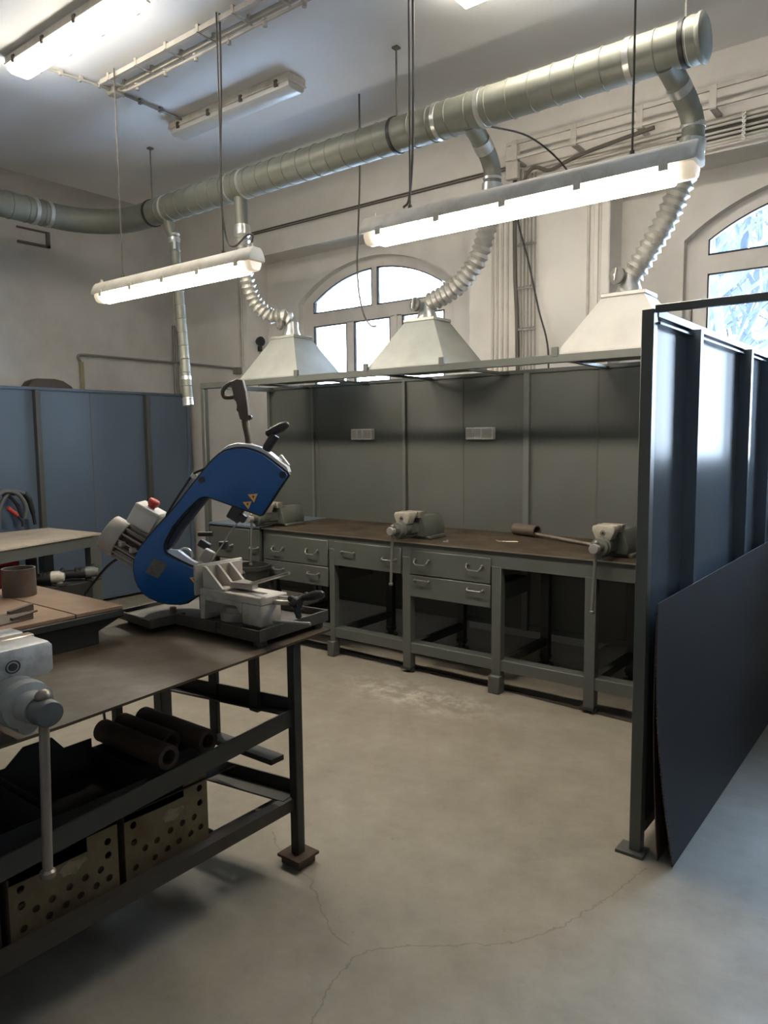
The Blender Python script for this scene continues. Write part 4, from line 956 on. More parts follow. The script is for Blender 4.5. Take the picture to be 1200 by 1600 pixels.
for x in (-2.09, -2.33):
    zb = 0.56 if x > -2.2 else 0.40
    b = MB(); b.box(x-0.024, x+0.024, 1.865, 1.885, zb, ZU, 0.003)
    if x < -2.2: b.box(x-0.024, -1.95, 1.82, 1.885, zb, zb+0.02)
    part('hanging_strut', b, M['darksteel'], nt_)
b = MB(); b.box(-2.59, -2.56, 1.577, 1.607, 0.262, ZU); part('hanging_strut', b, M['darksteel'], nt_)
b = MB(); b.box(-2.40, -1.96, -0.43, 1.66, 0.455, 0.459); part('shelf', b, M['soot'], nt_)
b = MB(); b.box(-2.56, -2.02, -0.43, 1.60, 0.222, 0.226); part('shelf', b, M['soot'], nt_)
b = MB(); b.box(-2.25, -2.05, 1.575, 1.60, 0.226, 0.31, 0.002); part('box_stop', b, M['soot'], nt_)

# perforated steel boxes on the lower shelf
def perf_box(y0, y1, z0, z1, label, notch, patch):
    t = thing('perforated_box', label, 'box', (-2.2, (y0+y1)/2, z0), 'perforated boxes on the lower shelf')
    L, H = y1-y0, z1-z0; xf = -1.968
    holes = [(0.10, 0.72), (0.10, 0.50), (0.90, 0.80), (0.90, 0.60), (0.11, 0.17), (0.22, 0.36), (0.33, 0.17), (0.36, 0.38), (0.48, 0.20), (0.52, 0.42), (0.62, 0.22), (0.67, 0.44), (0.77, 0.24), (0.82, 0.44), (0.90, 0.26)]
    b = MB()
    # front panel with real holes: a grid of cells, each hole an octagon joined to its cell
    r = 0.0115
    outline = [(0, 0), (1, 0), (1, 1), (0.70, 1), (0.70, notch), (0.36, notch), (0.36, 1) if False else (0.36, notch+0.001), (0, notch+0.02)]
    outer = [bm_v for bm_v in [b.bm.verts.new((xf, y0+u*L, z0+v*H)) for u, v in outline]]
    es = [b.bm.edges.new((outer[i], outer[(i+1) % len(outer)])) for i in range(len(outer))]
    for k, (u, v) in enumerate(holes):
        if k > 3 and k % 1: continue
        cy, cz = y0+u*L, z0+v*H
        hv = [b.bm.verts.new((xf, cy+r*math.cos(2*PI*i/10), cz+r*math.sin(2*PI*i/10))) for i in range(10)]
        es += [b.bm.edges.new((hv[i], hv[(i+1) % 10])) for i in range(10)]
    bmesh.ops.triangle_fill(b.bm, edges=es, use_beauty=True, use_dissolve=False)
    fs = list(b.bm.faces)
    ex = bmesh.ops.extrude_face_region(b.bm, geom=fs)
    bmesh.ops.translate(b.bm, vec=(-0.004, 0, 0), verts=[g for g in ex['geom'] if isinstance(g, bmesh.types.BMVert)])
    part('front_panel', b, M['box'], t, 'ochre punched front panel')
    b = MB(); b.box(-2.45, xf-0.004, y0, y0+0.004, z0, z1-0.02); b.box(-2.45, xf-0.004, y1-0.004, y1, z0, z1-0.02); b.box(-2.454, -2.45, y0, y1, z0, z1-0.02); b.box(-2.45, xf-0.004, y0, y1, z0, z0+0.004)
    part('box_shell', b, M['rust'], t)
    b = MB(); b.box(xf-0.010, xf-0.007, y0+0.006, y1-0.006, z0+0.006, z0+H*0.5); part('inner_plate', b, M['rust'], t, 'rusty plate behind the lower holes')
    b = MB(); b.box(-2.2, -2.196, y0+0.01, y1-0.01, z0+0.01, z1-0.08); part('divider', b, M['soot'], t)
    b = MB(); n = 14
    cy, cz = y0+patch[0]*L, z0+patch[1]*H
    pts = [(xf+0.0002, cy+0.04*(1+0.25*math.sin(3*a+1))*math.cos(a), cz+0.02*(1+0.3*math.sin(4*a))*math.sin(a)+0.1*0.04*math.cos(a)) for a in [2*PI*i/n for i in range(n)]]
    b.prism(pts, (0.0008, 0, 0)); part('worn_patch', b, M['patch'], t, 'pale worn paint patch')
perf_box(0.868, 1.198, 0.228, 0.440, 'ochre punched steel box on the lower shelf, nearest the camera', 0.80, (0.55, 0.68))
perf_box(1.222, 1.540, 0.228, 0.482, 'darker ochre punched steel box on the lower shelf, farther one', 0.78, (0.55, 0.62))
t = thing('dark_box', 'dark rusty box at the left end of the lower shelf', 'box', (-2.2, 0.6, 0.23))
b = MB(); b.box(-2.45, -1.975, 0.30, 0.30+0.004, 0.228, 0.44); b.box(-2.45, -1.975, 0.84, 0.846, 0.228, 0.44); b.box(-1.979, -1.975, 0.30, 0.846, 0.228, 0.44); b.box(-2.454, -2.45, 0.30, 0.846, 0.228, 0.44); b.box(-2.45, -1.975, 0.30, 0.846, 0.228, 0.232); part('box_shell', b, M['rust'], t)

# black folded trays and pipes on the upper shelf
def black_tray(x0, x1, y0, y1, z0, z1, label, tilt):
    t = thing('folded_tray', label, 'tray', ((x0+x1)/2, (y0+y1)/2, z0), 'black folded trays on the upper shelf')
    b = MB(); b.box(x0, x1, y0, y1, z0, z0+0.004); b.box(x0, x0+0.004, y0, y1, z0, z1); b.box(x0, x1, y0, y0+0.004, z0, z1); b.box(x0, x1, y1-0.004, y1, z0, z1-0.03); b.box(x1-0.004, x1, y0, y1, z0, z1-0.05)
    part('tray_shell', b, M['soot'], t)
    b = MB(); b.prism([(x0+0.002, y0+0.04, z1), (x0+0.002, y1-0.10, z1), (x0+0.002, y1-0.14, z1+tilt), (x0+0.002, y0+0.10, z1+tilt)], (0.004, 0, 0)); part('raised_flap', b, M['soot'], t)
black_tray(-2.33, -1.98, 0.15, 0.98, 0.462, 0.60, 'black folded sheet tray on the upper shelf at the left edge', 0.03)
black_tray(-2.33, -2.0, 1.0, 1.335, 0.462, 0.575, 'black folded sheet tray on the upper shelf beside the pipes', 0.05)
b = MB(); b.box(-2.36, -2.08, 1.35, 1.62, 0.4595, 0.529, 0.003)
solo('packing_block', b, M['soot'], 'dark packing block under the pipes on the upper shelf', 'block', (-2.25, 1.48, 0.46))
for (x, y, z, ln, r), lb in zip(((-1.985, 1.405, 0.571, 0.38, 0.040), (-1.985, 1.565, 0.571, 0.37, 0.040), (-2.08, 1.485, 0.571, 0.29, 0.038)),
                             ('rusty steel pipe on the upper shelf, nearest of the three', 'rusty steel pipe on the upper shelf, farthest to the right', 'rusty steel pipe lying recessed between the two others')):
    b = MB(); b.pipe((x, y, z), (x-ln, y, z), r, r*0.62, 20)
    solo('steel_pipe', b, M['rust'], lb, 'pipe', (x, y, z-r), 'rusty pipes on the upper shelf')

# ------------------------------------------------------------------ steel slab with boards
sl = thing('surface_plate', 'heavy dark steel slab topped with brown boards on the near table', 'slab', (-2.8, 1.1, 0))
b = MB(); b.box(-3.10, -2.405, -0.3, 1.535, 0.955, 0.982, 0.003); part('slab_top', b, M['darksteel'], sl)
b = MB()
pr = [(-2.43, 0.87), (-2.41, 0.958), (-3.06, 0.958), (-2.98, 0.87)]
A = [(-3.0, -0.2), (-2.425, -0.2), (-2.425, 1.44), (-3.0, 1.44)]; B_ = [(-3.08, -0.28), (-2.41, -0.28), (-2.41, 1.525), (-3.08, 1.525)]
v1 = [b.bm.verts.new((x, y, 0.8695)) for x, y in A]; v2_ = [b.bm.verts.new((x, y, 0.915)) for x, y in A]; v3_ = [b.bm.verts.new((x, y, 0.955)) for x, y in B_]
b.skin([v1, v2_, v3_]); b.bm.faces.new(list(reversed(v1))); b.bm.faces.new(v3_)
part('slab_base', b, M['soot'], sl)
for y in (0.0, 1.25):
    b = MB(); b.box(-2.98, -2.92, y-0.03, y+0.03, 0, 0.87); part('leg', b, M['darksteel'], sl)
for y0, y1, lb in ((-0.28, 1.345, 'nearer brown board lying on the dark slab, under the forked metal piece'), (1.35, 1.533, 'farther brown board lying on the dark slab, under the short tube')):
    b = MB(); b.box(-3.09, -2.408, y0, y1, 0.983, 0.997, 0.002)
    solo('brown_board', b, M['firebrick'], lb, 'board', (-2.75, (y0+y1)/2, 0.983), 'boards on the slab')
b = MB(); b.pipe((-2.90, 1.395, 0.9975), (-2.90, 1.395, 1.105), 0.062, 0.056, 32)
solo('short_tube', b, M['tubebrown'], 'short upright brown tube standing on the boards at the left edge', 'tube', (-2.90, 1.395, 0.997))
b = MB()
b.prism([(-2.62, 0.95, 0.9975), (-2.44, 1.02, 0.9975), (-2.47, 1.23, 0.9975), (-2.53, 1.235, 0.9975), (-2.505, 1.17, 0.9975), (-2.56, 1.29, 0.9975), (-2.60, 1.28, 0.9975), (-2.60, 1.10, 0.9975)], (0, 0, 0.006))
b.prism([(-2.47, 1.16, 1.0035), (-2.47, 1.23, 1.0035), (-2.47, 1.23, 1.02), (-2.47, 1.16, 1.012)], (-0.02, 0, 0)); b.prism([(-2.575, 1.20, 1.0035), (-2.575, 1.285, 1.0035), (-2.575, 1.285, 1.025), (-2.575, 1.20, 1.012)], (-0.02, 0, 0))
solo('forked_bracket', b, M['tubebrown'], 'flat bent metal piece with a forked end on the nearer board', 'bracket', (-2.5, 1.1, 0.997))

# ------------------------------------------------------------------ light-topped table behind
lt2 = thing('work_table', 'light-topped grey work table behind the saw near the left screen', 'table', (-5.83, 2.6, 0))
b = MB(); b.prism([(-6.21, 1.2, 0.84), (-5.13, 1.2, 0.84), (-5.22, 2.36, 0.84), (-5.485, 3.325, 0.84), (-6.21, 3.27, 0.84)], (0, 0, 0.012)); part('tabletop', b, M['board'], lt2, 'pale worn board top')
b = MB(); b.bar((-5.50, 3.30, 0.795), (-5.24, 2.36, 0.795), 0.02, 0.09); b.bar((-5.24, 2.36, 0.795), (-5.16, 1.25, 0.795), 0.02, 0.09); b.bar((-5.50, 3.30, 0.795), (-6.18, 3.25, 0.795), 0.02, 0.09); b.bar((-6.18, 3.25, 0.795), (-6.18, 1.25, 0.795), 0.02, 0.09); part('apron', b, M['steel'], lt2)
for x, y in ((-5.515, 3.26), (-6.15, 3.20), (-5.22, 1.27), (-6.15, 1.27)):
    b = MB(); b.box(x-0.045, x+0.045, y-0.045, y+0.045, 0, 0.84, 0.003); part('leg', b, M['steel'], lt2)
b = MB(); b.box(-5.66, -5.60, 2.78, 2.84, 0.0, 0.80); part('leg', b, M['darksteel'], lt2, 'dark middle leg')
t = thing('storage_crate', 'low dark crate on the floor under the light-topped table', 'crate', (-5.5, 2.7, 0))
b = MB(); b.box(-5.95, -5.30, 2.86, 3.12, 0.0, 0.511, 0.006); b.box(-5.58, -5.30, 2.2, 2.86, 0.0, 0.511, 0.006); b.box(-5.95, -5.68, 2.2, 2.86, 0.0, 0.511, 0.006); b.box(-5.68, -5.58, 2.2, 2.76, 0.0, 0.511, 0.006); part('crate_body', b, M['soot'], t)

# angle grinders on its shelf
def grinder(loc, rz, label, head_m):
    t = thing('angle_grinder', label, 'grinder', loc, 'angle grinders on the crate')
    x, y, z = loc
    def p(a, bb, c): return (x+a*math.cos(rz)-bb*math.sin(rz), y+a*math.sin(rz)+bb*math.cos(rz), z+c)
    b = MB(); b.tube([p(-0.16, 0, 0.05), p(-0.14, 0, 0.052), p(0.02, 0, 0.055), p(0.05, 0, 0.058), p(0.10, 0, 0.06)], [0.030, 0.036, 0.034, 0.042, 0.045], 16); part('body', b, M['black'], t)
    b = MB(); b.tube([p(0.10, 0, 0.06), p(0.15, 0, 0.062), p(0.19, 0, 0.058)], [0.046, 0.045, 0.03], 16); b.cyl(p(0.155, 0, 0.06), p(0.155, 0, 0.01), 0.025, 14); part('gear_head', b, head_m, t)
    b = MB(); b.cyl(p(0.155, 0, 0.012), p(0.155, 0, 0.0), 0.062, 24); part('disc_guard', b, M['darksteel'], t)
    b = MB(); b.tube([p(0.14, 0.03, 0.06), p(0.145, 0.08, 0.075), p(0.15, 0.17, 0.085)], [0.010, 0.016, 0.018], 12); part('side_handle', b, M['black'], t)
    b = MB(); b.tube(catmull([p(-0.16, 0, 0.05), p(-0.24, 0.03, 0.04), p(-0.28, 0.12, 0.02), p(-0.2, 0.18, 0.012)], 5), 0.006, 8); part('cord', b, M['cableblack'], t)
    b = MB()
    for k in range(2):
        for s in (-1, 1): b.box(*(sorted((p(0.03+0.03*k, s*0.03, 0)[0]-0.006, p(0.03+0.03*k, s*0.03, 0)[0]+0.006))), *(sorted((p(0.03+0.03*k, s*0.03, 0)[1]-0.006, p(0.03+0.03*k, s*0.03, 0)[1]+0.006))), z+0.075, z+0.10)
    part('vent_slots', b, M['gasket'], t)
grinder((-5.45, 2.76, 0.512), 0.9, 'pale-headed angle grinder on the crate under the light-topped table', M['cream'])
grinder((-5.42, 3.02, 0.512), 1.0, 'black angle grinder with side handle on the crate under the light-topped table', M['greyhose'])
t = thing('storage_box', 'small bright red box under the light-topped table, partly behind the short tube', 'box', (-5.68, 2.62, 0.512))
b = MB(); b.box(-5.78, -5.62, 2.50, 2.72, 0.512, 0.70, 0.012); part('box_body', b, M['brightred'], t)
b = MB(); b.bar((-5.615, 2.56, 0.66), (-5.615, 2.67, 0.66), 0.01, 0.02); part('latch', b, M['cableblack'], t)

# welding torch cables against the left screen
wt = thing('torch_cables', 'coiled grey and black welding torch cables hung on the left screen', 'cables', (-6.55, 3.1, 0.9))
b = MB(); b.bar((-6.64, 3.13, 1.14), (-6.47, 3.13, 1.14), 0.03, 0.02); part('hook', b, M['darksteel'], wt)
b = MB(); b.tube(catmull([(-6.5, 2.98, 0.86), (-6.5, 3.0, 1.02), (-6.5, 3.06, 1.13), (-6.5, 3.14, 1.165), (-6.5, 3.22, 1.14)], 6), 0.018, 12); part('grey_cable', b, M['greyhose'], wt)
b = MB(); b.tube(catmull([(-6.47, 2.90, 0.87), (-6.47, 2.92, 1.05), (-6.47, 3.0, 1.155), (-6.47, 3.08, 1.17), (-6.47, 3.16, 1.13), (-6.47, 3.21, 1.03), (-6.47, 3.20, 0.92)], 6), 0.018, 12); part('grey_cable', b, M['greyhose'], wt)
b = MB(); b.tube(catmull([(-6.52, 2.86, 1.10), (-6.52, 2.96, 1.14), (-6.52, 3.08, 1.13), (-6.52, 3.16, 1.04), (-6.52, 3.19, 0.92)], 6), 0.014, 12); part('black_cable', b, M['cableblack'], wt)
b = MB(); b.tube(catmull([(-6.5, 3.22, 1.14), (-6.5, 3.26, 1.08), (-6.5, 3.285, 0.97), (-6.5, 3.30, 0.86)], 5), [0.026]*6+[0.022]*5+[0.016]*5, 14); part('torch_handle', b, M['black'], wt)
b = MB(); b.tube([(-6.46, 3.05, 1.03), (-6.46, 3.13, 0.955)], 0.018, 12); part('red_handle', b, M['red'], wt, 'dark red handle')
b = MB(); b.tube([(-6.46, 3.13, 0.955), (-6.46, 3.17, 0.90), (-6.46, 3.17, 0.856)], 0.012, 10); part('handle_tail', b, M['cableblack'], wt)

# ------------------------------------------------------------------ band saw
P0 = Vector((-2.32, 1.93, 0.865)); U = Vector((0.8, 0.6, 0)); BK = Vector((-0.6, 0.8, 0)); Z = Vector((0, 0, 1))
def uv(u, v, d=0.0): return P0 + U*u + Z*v + BK*d
saw = thing('band_saw', 'blue metal-cutting band saw with its bow raised on the table corner', 'saw', (-2.3, 1.9, 0.868))
ZB = 0.890
# base
b = MB()
outl = [(-1.905, 1.735), (-1.925, 2.115), (-2.66, 2.06), (-2.64, 1.66), (-2.385, 1.625), (-2.375, 1.735)]
b.prism([(x, y, ZB) for x, y in outl], (0, 0, 0.016))
def rim(p, q, h0=0.0, h1=0.042): b.bar((p[0], p[1], ZB+h1/2), (q[0], q[1], ZB+h1/2), 0.008, h1)
rim((-1.905, 1.735), (-1.925, 2.115)); rim((-1.925, 2.115), (-2.66, 2.06)); rim((-1.905, 1.735), (-2.10, 1.735)); rim((-2.13, 1.735), (-2.375, 1.735)); rim((-2.385, 1.63), (-2.375, 1.78), 0, 0.035); rim((-2.64, 1.66), (-2.385, 1.63), 0, 0.03); rim((-2.66, 2.06), (-2.64, 1.66), 0, 0.03)
part('base_tray', b, M['traysteel'], saw)
for x, y in ((-1.93, 1.765), (-1.945, 2.075), (-2.60, 1.70), (-2.60, 2.02)):
    b = MB(); b.lathe((x, y, 0.868), (0, 0, 1), [(0, 0.024), (0.018, 0.024), (0.024, 0.02)], 16); part('foot', b, M['darksteel'], saw)
b = MB(); b.lathe((-2.426, 1.764, ZB+0.016), (0, 0, 1), [(0, 0.014), (0.036, 0.013), (0.038, 0.010)], 16); part('stop_pin', b, M['tubebrown'], saw)
# cream vise casting
b = MB()
b.box(-2.30, -1.955, 1.795, 1.93, 1.0, 1.03, 0.004)
b.box(-2.30, -2.272, 1.795, 1.93, ZB+0.016, 1.003, 0.004)
b.box(-2.062, -1.955, 1.795, 1.90, ZB+0.03, 1.003, 0.012, 2)
b.prism([(-2.11, 1.797, 1.002), (-2.062, 1.797, 1.002), (-2.062, 1.797, 0.955)], (0, 0.12, 0))
b.box(-2.275, -2.06, 1.797, 1.925, 0.985, 1.003)
vc = part('vise_casting', b, M['cream'], saw, 'cream painted vise casting')
b = MB(); b.box(-2.17, -2.0, 1.85, 1.872, 1.0295, 1.0312); part('slot', b, M['cableblack'], vc)
b = MB(); b.box(-2.06, -1.957, 1.797, 1.898, ZB+0.014, ZB+0.032, 0.002); part('casting_foot', b, M['darksteel'], vc)
b = MB(); b.box(-2.315, -2.30, 1.78, 2.02, 1.0, 1.118, 0.004); part('back_fence', b, M['cream'], saw, 'cream fence plate')
b = MB(); b.box(-2.283, -2.27, 1.80, 1.985, 1.03, 1.116, 0.003)
for y in (1.80, 1.86, 1.92):
    b.prism([(-2.272, y, 1.035), (-2.17, y, 1.035), (-2.172, y, 1.04), (-2.262, y, 1.112), (-2.272, y, 1.114)], (0, 0.010, 0))
b.box(-2.272, -2.155, 1.80, 1.95, 1.03, 1.038, 0.002)
mj = part('ribbed_jaw', b, M['cream'], saw, 'cream ribbed clamping jaw')
for y in (1.835, 1.895):
    b = MB(); b.prism([(-2.269, y-0.018, 1.062), (-2.269, y+0.014, 1.062), (-2.269, y-0.002, 1.092)], (0.0015, 0, 0)); part('warning_sticker', b, M['warn'], mj, 'faded triangular warning sticker')
b = MB(); b.cyl((-2.08, 1.865, 1.058), (-1.873, 1.86, 1.122), 0.0065, 12); b.prism([(-2.16, 1.83, 1.04), (-2.06, 1.85, 1.04), (-2.06, 1.88, 1.04), (-2.16, 1.90, 1.04)], (0, 0, 0.022)); part('clamp_lever', b, M['chrome'], saw, 'bare steel clamp lever')
b = MB(); b.cyl((-1.957, 1.86, 1.005), (-1.83, 1.86, 1.018), 0.009, 12); b.cyl((-1.957, 1.885, 1.02), (-1.86, 1.885, 1.028), 0.005, 10); part('clamp_screw', b, M['chrome'], saw)
b = MB()
for k in range(3):
    a = 2*PI*k/3+0.5
    b.tube([(-1.845, 1.86, 1.016), (-1.83, 1.86+0.045*math.cos(a), 1.018+0.045*math.sin(a))], [0.016, 0.011], 12); b.sph((-1.83, 1.86+0.045*math.cos(a), 1.018+0.045*math.sin(a)), 0.012, 10)
b.cyl((-1.86, 1.86, 1.015), (-1.825, 1.86, 1.018), 0.018, 14)
part('clamp_knob', b, M['black'], saw)
b = MB(); b.tube([(-1.845, 1.885, 1.028), (-1.80, 1.885, 1.04), (-1.765, 1.885, 1.050), (-1.738, 1.885, 1.056), (-1.732, 1.885, 1.057)], [0.008, 0.015, 0.018, 0.013, 0.006], 14); part('crank_grip', b, M['black'], saw)
b = MB(); b.cyl((-1.95, 1.85, 0.937), (-1.775, 1.86, 0.952), 0.0055, 10); part('length_stop_rod', b, M['chrome'], saw)
b = MB(); b.lathe((-2.19, 1.90, ZB+0.016), (0, 0, 1), [(0, 0.075), (0.03, 0.075), (0.034, 0.062), (0.05, 0.06), (0.054, 0.05)], 32); part('swivel_disc', b, M['motor'], saw)
b = MB(); b.box(-2.42, -2.30, 1.88, 2.04, ZB+0.016, 1.06, 0.01); b.cyl((-2.44, 1.96, 1.03), (-2.30, 1.96, 1.03), 0.035, 18); part('pivot_bracket', b, M['darksteel'], saw)

OUT = [(-0.35, 0.278), (-0.361, 0.219), (-0.353, 0.16), (-0.318, 0.108), (-0.253, 0.078), (-0.162, 0.072), (-0.112, 0.106), (-0.100, 0.16), (-0.105, 0.213), (-0.152, 0.232), (-0.225, 0.272), (-0.238, 0.288), (-0.236, 0.321), (-0.189, 0.401), (-0.091, 0.502), (-0.070, 0.511), (-0.047, 0.509), (0.16, 0.431), (0.269, 0.589), (0.262, 0.600), (0.181, 0.665), (0.145, 0.683), (0.103, 0.696), (0.06, 0.696), (0.009, 0.681), (-0.036, 0.642), (-0.081, 0.588), (-0.187, 0.459), (-0.278, 0.365)]
def outset(P, e):
    n = len(P); res = []
    for i in range(n):
        a = Vector((*P[i-1], 0)); c = Vector((*P[i], 0)); d = Vector((*P[(i+1) % n], 0))
        n1 = (c-a).normalized().cross(Vector((0, 0, 1))); n2 = (d-c).normalized().cross(Vector((0, 0, 1)))
        m_ = (n1+n2).normalized(); k = e/max(0.4, m_.dot(n1)); q = c+m_*k; res.append((q.x, q.y))
    return res
area = sum(OUT[i-1][0]*OUT[i][1]-OUT[i][0]*OUT[i-1][1] for i in range(len(OUT)))
sg = 1 if area > 0 else -1
def smooth_poly(P, it=1):
    for _ in range(it):
        Q = []
        for i in range(len(P)):
            a, c = P[i], P[(i+1) % len(P)]
            Q += [(0.8*a[0]+0.2*c[0], 0.8*a[1]+0.2*c[1]), (0.2*a[0]+0.8*c[0], 0.2*a[1]+0.8*c[1])]
        P = Q
    return P
S = []
SHARP = {(0.16, 0.431), (0.269, 0.589), (-0.105, 0.213), (-0.112, 0.106)}
_b = [[p]*3 if p in SHARP else [p] for p in OUT]
S = smooth_poly(OUT, 1)
S = []
n_ = len(OUT)
for i in range(n_):
    a, p, c = OUT[i-1], OUT[i], OUT[(i+1) % n_]
    k = 0.03 if p in SHARP else 0.22
    for (q, w_) in ((a, k), (c, k)):
        S.append((p[0]*(1-w_)+q[0]*w_, p[1]*(1-w_)+q[1]*w_))
b = MB(); b.prism([uv(u, v, 0.0) for u, v in S], BK*0.016, 0.002); cov = part('blue_cover', b, M['blue'], saw, 'glossy blue bow cover')
b = MB(); b.prism([uv(u, v, 0.016) for u, v in outset(S, 0.008*sg)], BK*0.014); part('black_gasket', b, M['gasket'], saw, 'black rubber edging')
b = MB(); b.prism([uv(u, v, 0.03) for u, v in S], BK*0.07, 0.004); b.prism([uv(u, v, 0.03) for u, v in ((-0.02, 0.655), (0.0, 0.69), (0.03, 0.711), (0.065, 0.719), (0.115, 0.716), (0.155, 0.702), (0.20, 0.677), (0.265, 0.622), (0.272, 0.60), (0.255, 0.58), (0.16, 0.45), (0.0, 0.60))], BK*0.075, 0.008); part('bow_casting', b, M['alu'], saw, 'grey cast bow behind the cover')
b = MB(); b.prism([uv(u, v, 0.03) for u, v in ((-0.236, 0.284), (-0.232, 0.321), (-0.186, 0.399), (-0.088, 0.50), (-0.062, 0.509), (-0.058, 0.500), (-0.085, 0.47), (-0.17, 0.37), (-0.215, 0.30))], BK*0.06); part('arm_inner_guard', b, M['blue_dark'], saw, 'dark inner guard of the bow arm')
b = MB(); b.prism([uv(u, v, -0.0015) for u, v in ((-0.312, 0.205), (-0.273, 0.263), (-0.22, 0.237), (-0.262, 0.179))], BK*0.0015); part('nameplate', b, M['label'], cov, 'grey engraved rating plate')
for u_, v_, s in ((0.131, 0.502, 0.021), (0.108, 0.473, 0.019), (-0.118, 0.172, 0.016)):
    b = MB(); b.prism([uv(u_-s, v_+s*0.6, -0.0012), uv(u_+s*0.9, v_+s*0.75, -0.0012), uv(u_+0.15*s, v_-s*0.9, -0.0012)], BK*0.0012); st = part('warning_sticker', b, M['warn'], cov, 'orange triangular warning sticker')
    b = MB(); b.prism([uv(u_-s*0.22, v_+s*0.36, -0.0018), uv(u_+s*0.26, v_+s*0.40, -0.0018), uv(u_+0.08*s, v_-s*0.18, -0.0018)], BK*0.0008); part('hazard_symbol', b, M['warnblack'], st)
b = MB(); b.cyl(uv(0.252, 0.592, -0.006), uv(0.252, 0.592, 0.02), 0.014, 14); part('cover_knob', b, M['blue_dark'], saw)
b = MB(); b.cyl(uv(-0.072, 0.575, -0.004), uv(-0.072, 0.575, 0.03), 0.012, 12); part('hinge_knob', b, M['black'], saw)
# motor
mc = (0.43+0.0, )
ax = (U*0.854 - Z*0.52); mp = uv(-0.493, 0.36, 0.09)
b = MB(); b.lathe(mp, ax, [(0, 0.066), (0.003, 0.074), (0.007, 0.078), (0.070, 0.079), (0.072, 0.070)], 28); fc = part('fan_cover', b, M['motor'], saw, 'motor fan cover')
b = MB()
a1 = ax.orthogonal().normalized(); a2 = ax.cross(a1)
for k in range(16):
    a = 2*PI*k/16; dv = a1*math.cos(a)+a2*math.sin(a)
    b.bar(mp+ax*0.072+dv*0.067, mp+ax*0.20+dv*0.067, 0.005, 0.022, up=dv)
b.cyl(mp+ax*0.195, mp+ax*0.235, 0.072, 24)
mo = part('motor', b, M['motor'], saw, 'finned grey motor')
b = MB(); b.cyl(mp+ax*0.068, mp+ax*0.215, 0.060, 24); b.cyl(mp+ax*0.069, mp+ax*0.078, 0.073, 24); part('motor_core', b, M['rust'], mo, 'core darkened to paint shade between the fins')  # darker core colour stands in for shade in the fin gaps
b = MB()
for q_ in (0.10, 0.15): b.obox(mp+ax*q_-BK*0.074+Z*0.01, (0.026, 0.022, 0.02), None, 0.003)
part('mounting_lug', b, M['motor'], mo)
b = MB()
for k in range(9):
    a = -0.9+1.8*k/8; dv = a1*math.cos(2*PI*k/9)+a2*math.sin(2*PI*k/9)
    b.bar(mp-ax*0.002+dv*0.02, mp-ax*0.002+dv*0.055, 0.005, 0.003, up=ax)
part('fan_grille', b, M['rust'], fc)
e1 = (U*0.866-Z*0.5).normalized(); e2 = (U*0.52+Z*0.854).normalized()
RJ = Matrix((e1, e2, BK)).transposed()
b = MB(); b.obox(uv(-0.323, 0.418, 0.075), (0.112, 0.088, 0.10), RJ, 0.006); b.obox(uv(-0.303, 0.453, 0.075), (0.108, 0.016, 0.106), RJ, 0.004); part('switch_box', b, M['offwhite'], saw, 'off-white switch box')
pe = uv(-0.297, 0.462, 0.06)
b = MB(); b.lathe(pe, e2, [(0, 0.016), (0.008, 0.016), (0.009, 0.021), (0.028, 0.024), (0.034, 0.020), (0.036, 0.006)], 20); part('stop_button', b, M['red'], saw, 'red mushroom stop button')
b = MB(); b.tube(catmull([uv(-0.235, 0.42, 0.05), uv(-0.22, 0.447, 0.04), uv(-0.16, 0.535, 0.04), uv(-0.115, 0.595, 0.04), uv(-0.075, 0.615, 0.045), uv(-0.03, 0.645, 0.05)], 6), 0.005, 8); part('cable', b, M['cableblack'], saw)
b = MB(); b.tube(catmull([uv(-0.255, 0.395, 0.03), uv(-0.26, 0.36, 0.015), uv(-0.285, 0.335, 0.02), uv(-0.30, 0.31, 0.04)], 6), 0.006, 8); part('motor_cable', b, M['cableblack'], saw)
b = MB(); b.obox(uv(-0.115, 0.588, 0.045), (0.022, 0.022, 0.02), RJ, 0.003); part('cable_clip', b, M['offwhite'], saw)
# grip handle with trigger
b = MB(); b.tube(catmull([uv(0.104, 0.67, 0.06), uv(0.106, 0.73, 0.06), uv(0.096, 0.79, 0.06), uv(0.094, 0.815, 0.06)], 5), 0.0125, 14); part('handle_stem', b, M['tubebrown'], saw)
hp = [(0.078, 0.812), (0.114, 0.808), (0.110, 0.86), (0.106, 0.92), (0.094, 0.968), (0.068, 0.974), (0.046, 0.962), (0.050, 0.925), (0.064, 0.895), (0.066, 0.87), (0.074, 0.85), (0.072, 0.832)]
b = MB(); b.prism([uv(u, v, 0.042) for u, v in hp], BK*0.038, 0.008); tg = part('trigger_handle', b, M['tubebrown'], saw, 'grey-brown pistol grip')
b = MB(); b.tube(catmull([uv(0.055, 0.960, 0.06), uv(0.028, 0.948, 0.06), uv(0.010, 0.925, 0.06), uv(0.016, 0.902, 0.06), uv(0.042, 0.900, 0.06), uv(0.066, 0.906, 0.06)], 6), 0.008, 10); part('trigger_guard', b, M['tubebrown'], tg)
b = MB(); b.cyl(uv(0.116, 0.82, 0.045), uv(0.116, 0.82, 0.075), 0.009, 10); part('cable_gland', b, M['black'], tg)
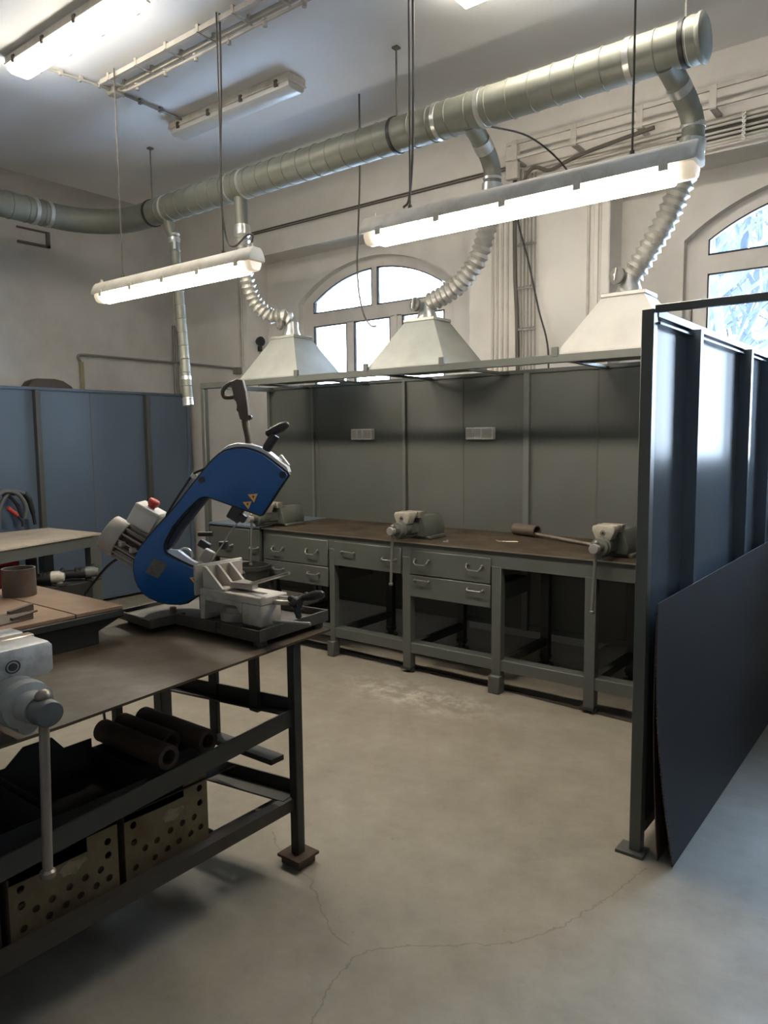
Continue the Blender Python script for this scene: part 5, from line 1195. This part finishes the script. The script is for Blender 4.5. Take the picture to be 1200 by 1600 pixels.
# tension knob
b = MB(); b.cyl(uv(0.168, 0.672, 0.05), uv(0.186, 0.70, 0.05), 0.018, 16); b.cyl(uv(0.183, 0.697, 0.05), uv(0.216, 0.748, 0.05), 0.0195, 18); kn = part('tension_knob', b, M['black'], saw)
b = MB(); b.tube([uv(0.196, 0.757, 0.05), uv(0.205, 0.762, 0.05), uv(0.245, 0.780, 0.05), uv(0.266, 0.791, 0.05), uv(0.272, 0.794, 0.05)], [0.016, 0.017, 0.020, 0.014, 0.006], 14); b.sph(uv(0.192, 0.757, 0.05), 0.015, 12); part('cross_grip', b, M['black'], kn)
b = MB(); b.obox(uv(0.247, 0.645, 0.085), (0.012, 0.055, 0.03), Matrix(((U*0.8+Z*0.6), (Z*0.8-U*0.6), BK)).transposed(), 0.002); part('white_tab', b, M['offwhite'], saw)
# blade and guides
b = MB(); b.bar(uv(0.075, 0.425, 0.045), uv(-0.052, 0.245, 0.045), 0.0015, 0.018, up=(0.5, -0.2, 0.5)); part('blade', b, M['chrome'], saw)
b = MB(); b.obox(uv(0.05, 0.437, 0.045), (0.05, 0.06, 0.04), RJ, 0.004); b.obox(uv(0.078, 0.418, 0.03), (0.035, 0.03, 0.035), RJ, 0.004); b.cyl(uv(0.06, 0.408, 0.018), uv(0.06, 0.408, 0.06), 0.010, 10); part('blade_guide', b, M['darksteel'], saw)
b = MB(); b.obox(uv(-0.072, 0.26, 0.05), (0.045, 0.055, 0.035), RJ, 0.004); part('blade_guide', b, M['motor'], saw)
b = MB(); b.prism([uv(u, v, 0.018) for u, v in ((-0.240, 0.282), (-0.215, 0.291), (-0.18, 0.290), (-0.128, 0.243), (-0.105, 0.238), (-0.110, 0.215), (-0.150, 0.230), (-0.225, 0.268))], BK*0.028, 0.003); part('milky_guard', b, M['plastic_clear'], saw, 'milky plastic blade guard')
b = MB(); b.lathe(uv(-0.165, 0.262, 0.045), BK, [(0, 0.035), (0.012, 0.035), (0.012, 0.028), (0, 0.028)], 24, close=True); part('guard_ring', b, M['chrome'], saw)
b = MB(); b.obox(uv(-0.095, 0.30, 0.10), (0.05, 0.03, 0.03), RJ, 0.004); b.cyl(uv(-0.12, 0.345, 0.10), uv(-0.06, 0.345, 0.10), 0.01, 10); b.cyl(uv(-0.02, 0.28, 0.12), uv(-0.02, 0.31, 0.12), 0.02, 12); part('adjuster', b, M['cableblack'], saw)
# mains cable
b = MB(); b.tube(catmull([mp-Z*0.075+ax*0.06, uv(-0.50, 0.215, 0.09), uv(-0.58, 0.125, 0.10), uv(-0.62, 0.06, 0.12), uv(-0.64, -0.1, 0.16), uv(-0.62, -0.4, 0.25), uv(-0.6, -0.85, 0.3)], 6), 0.006, 8); part('mains_cable', b, M['cableblack'], saw)
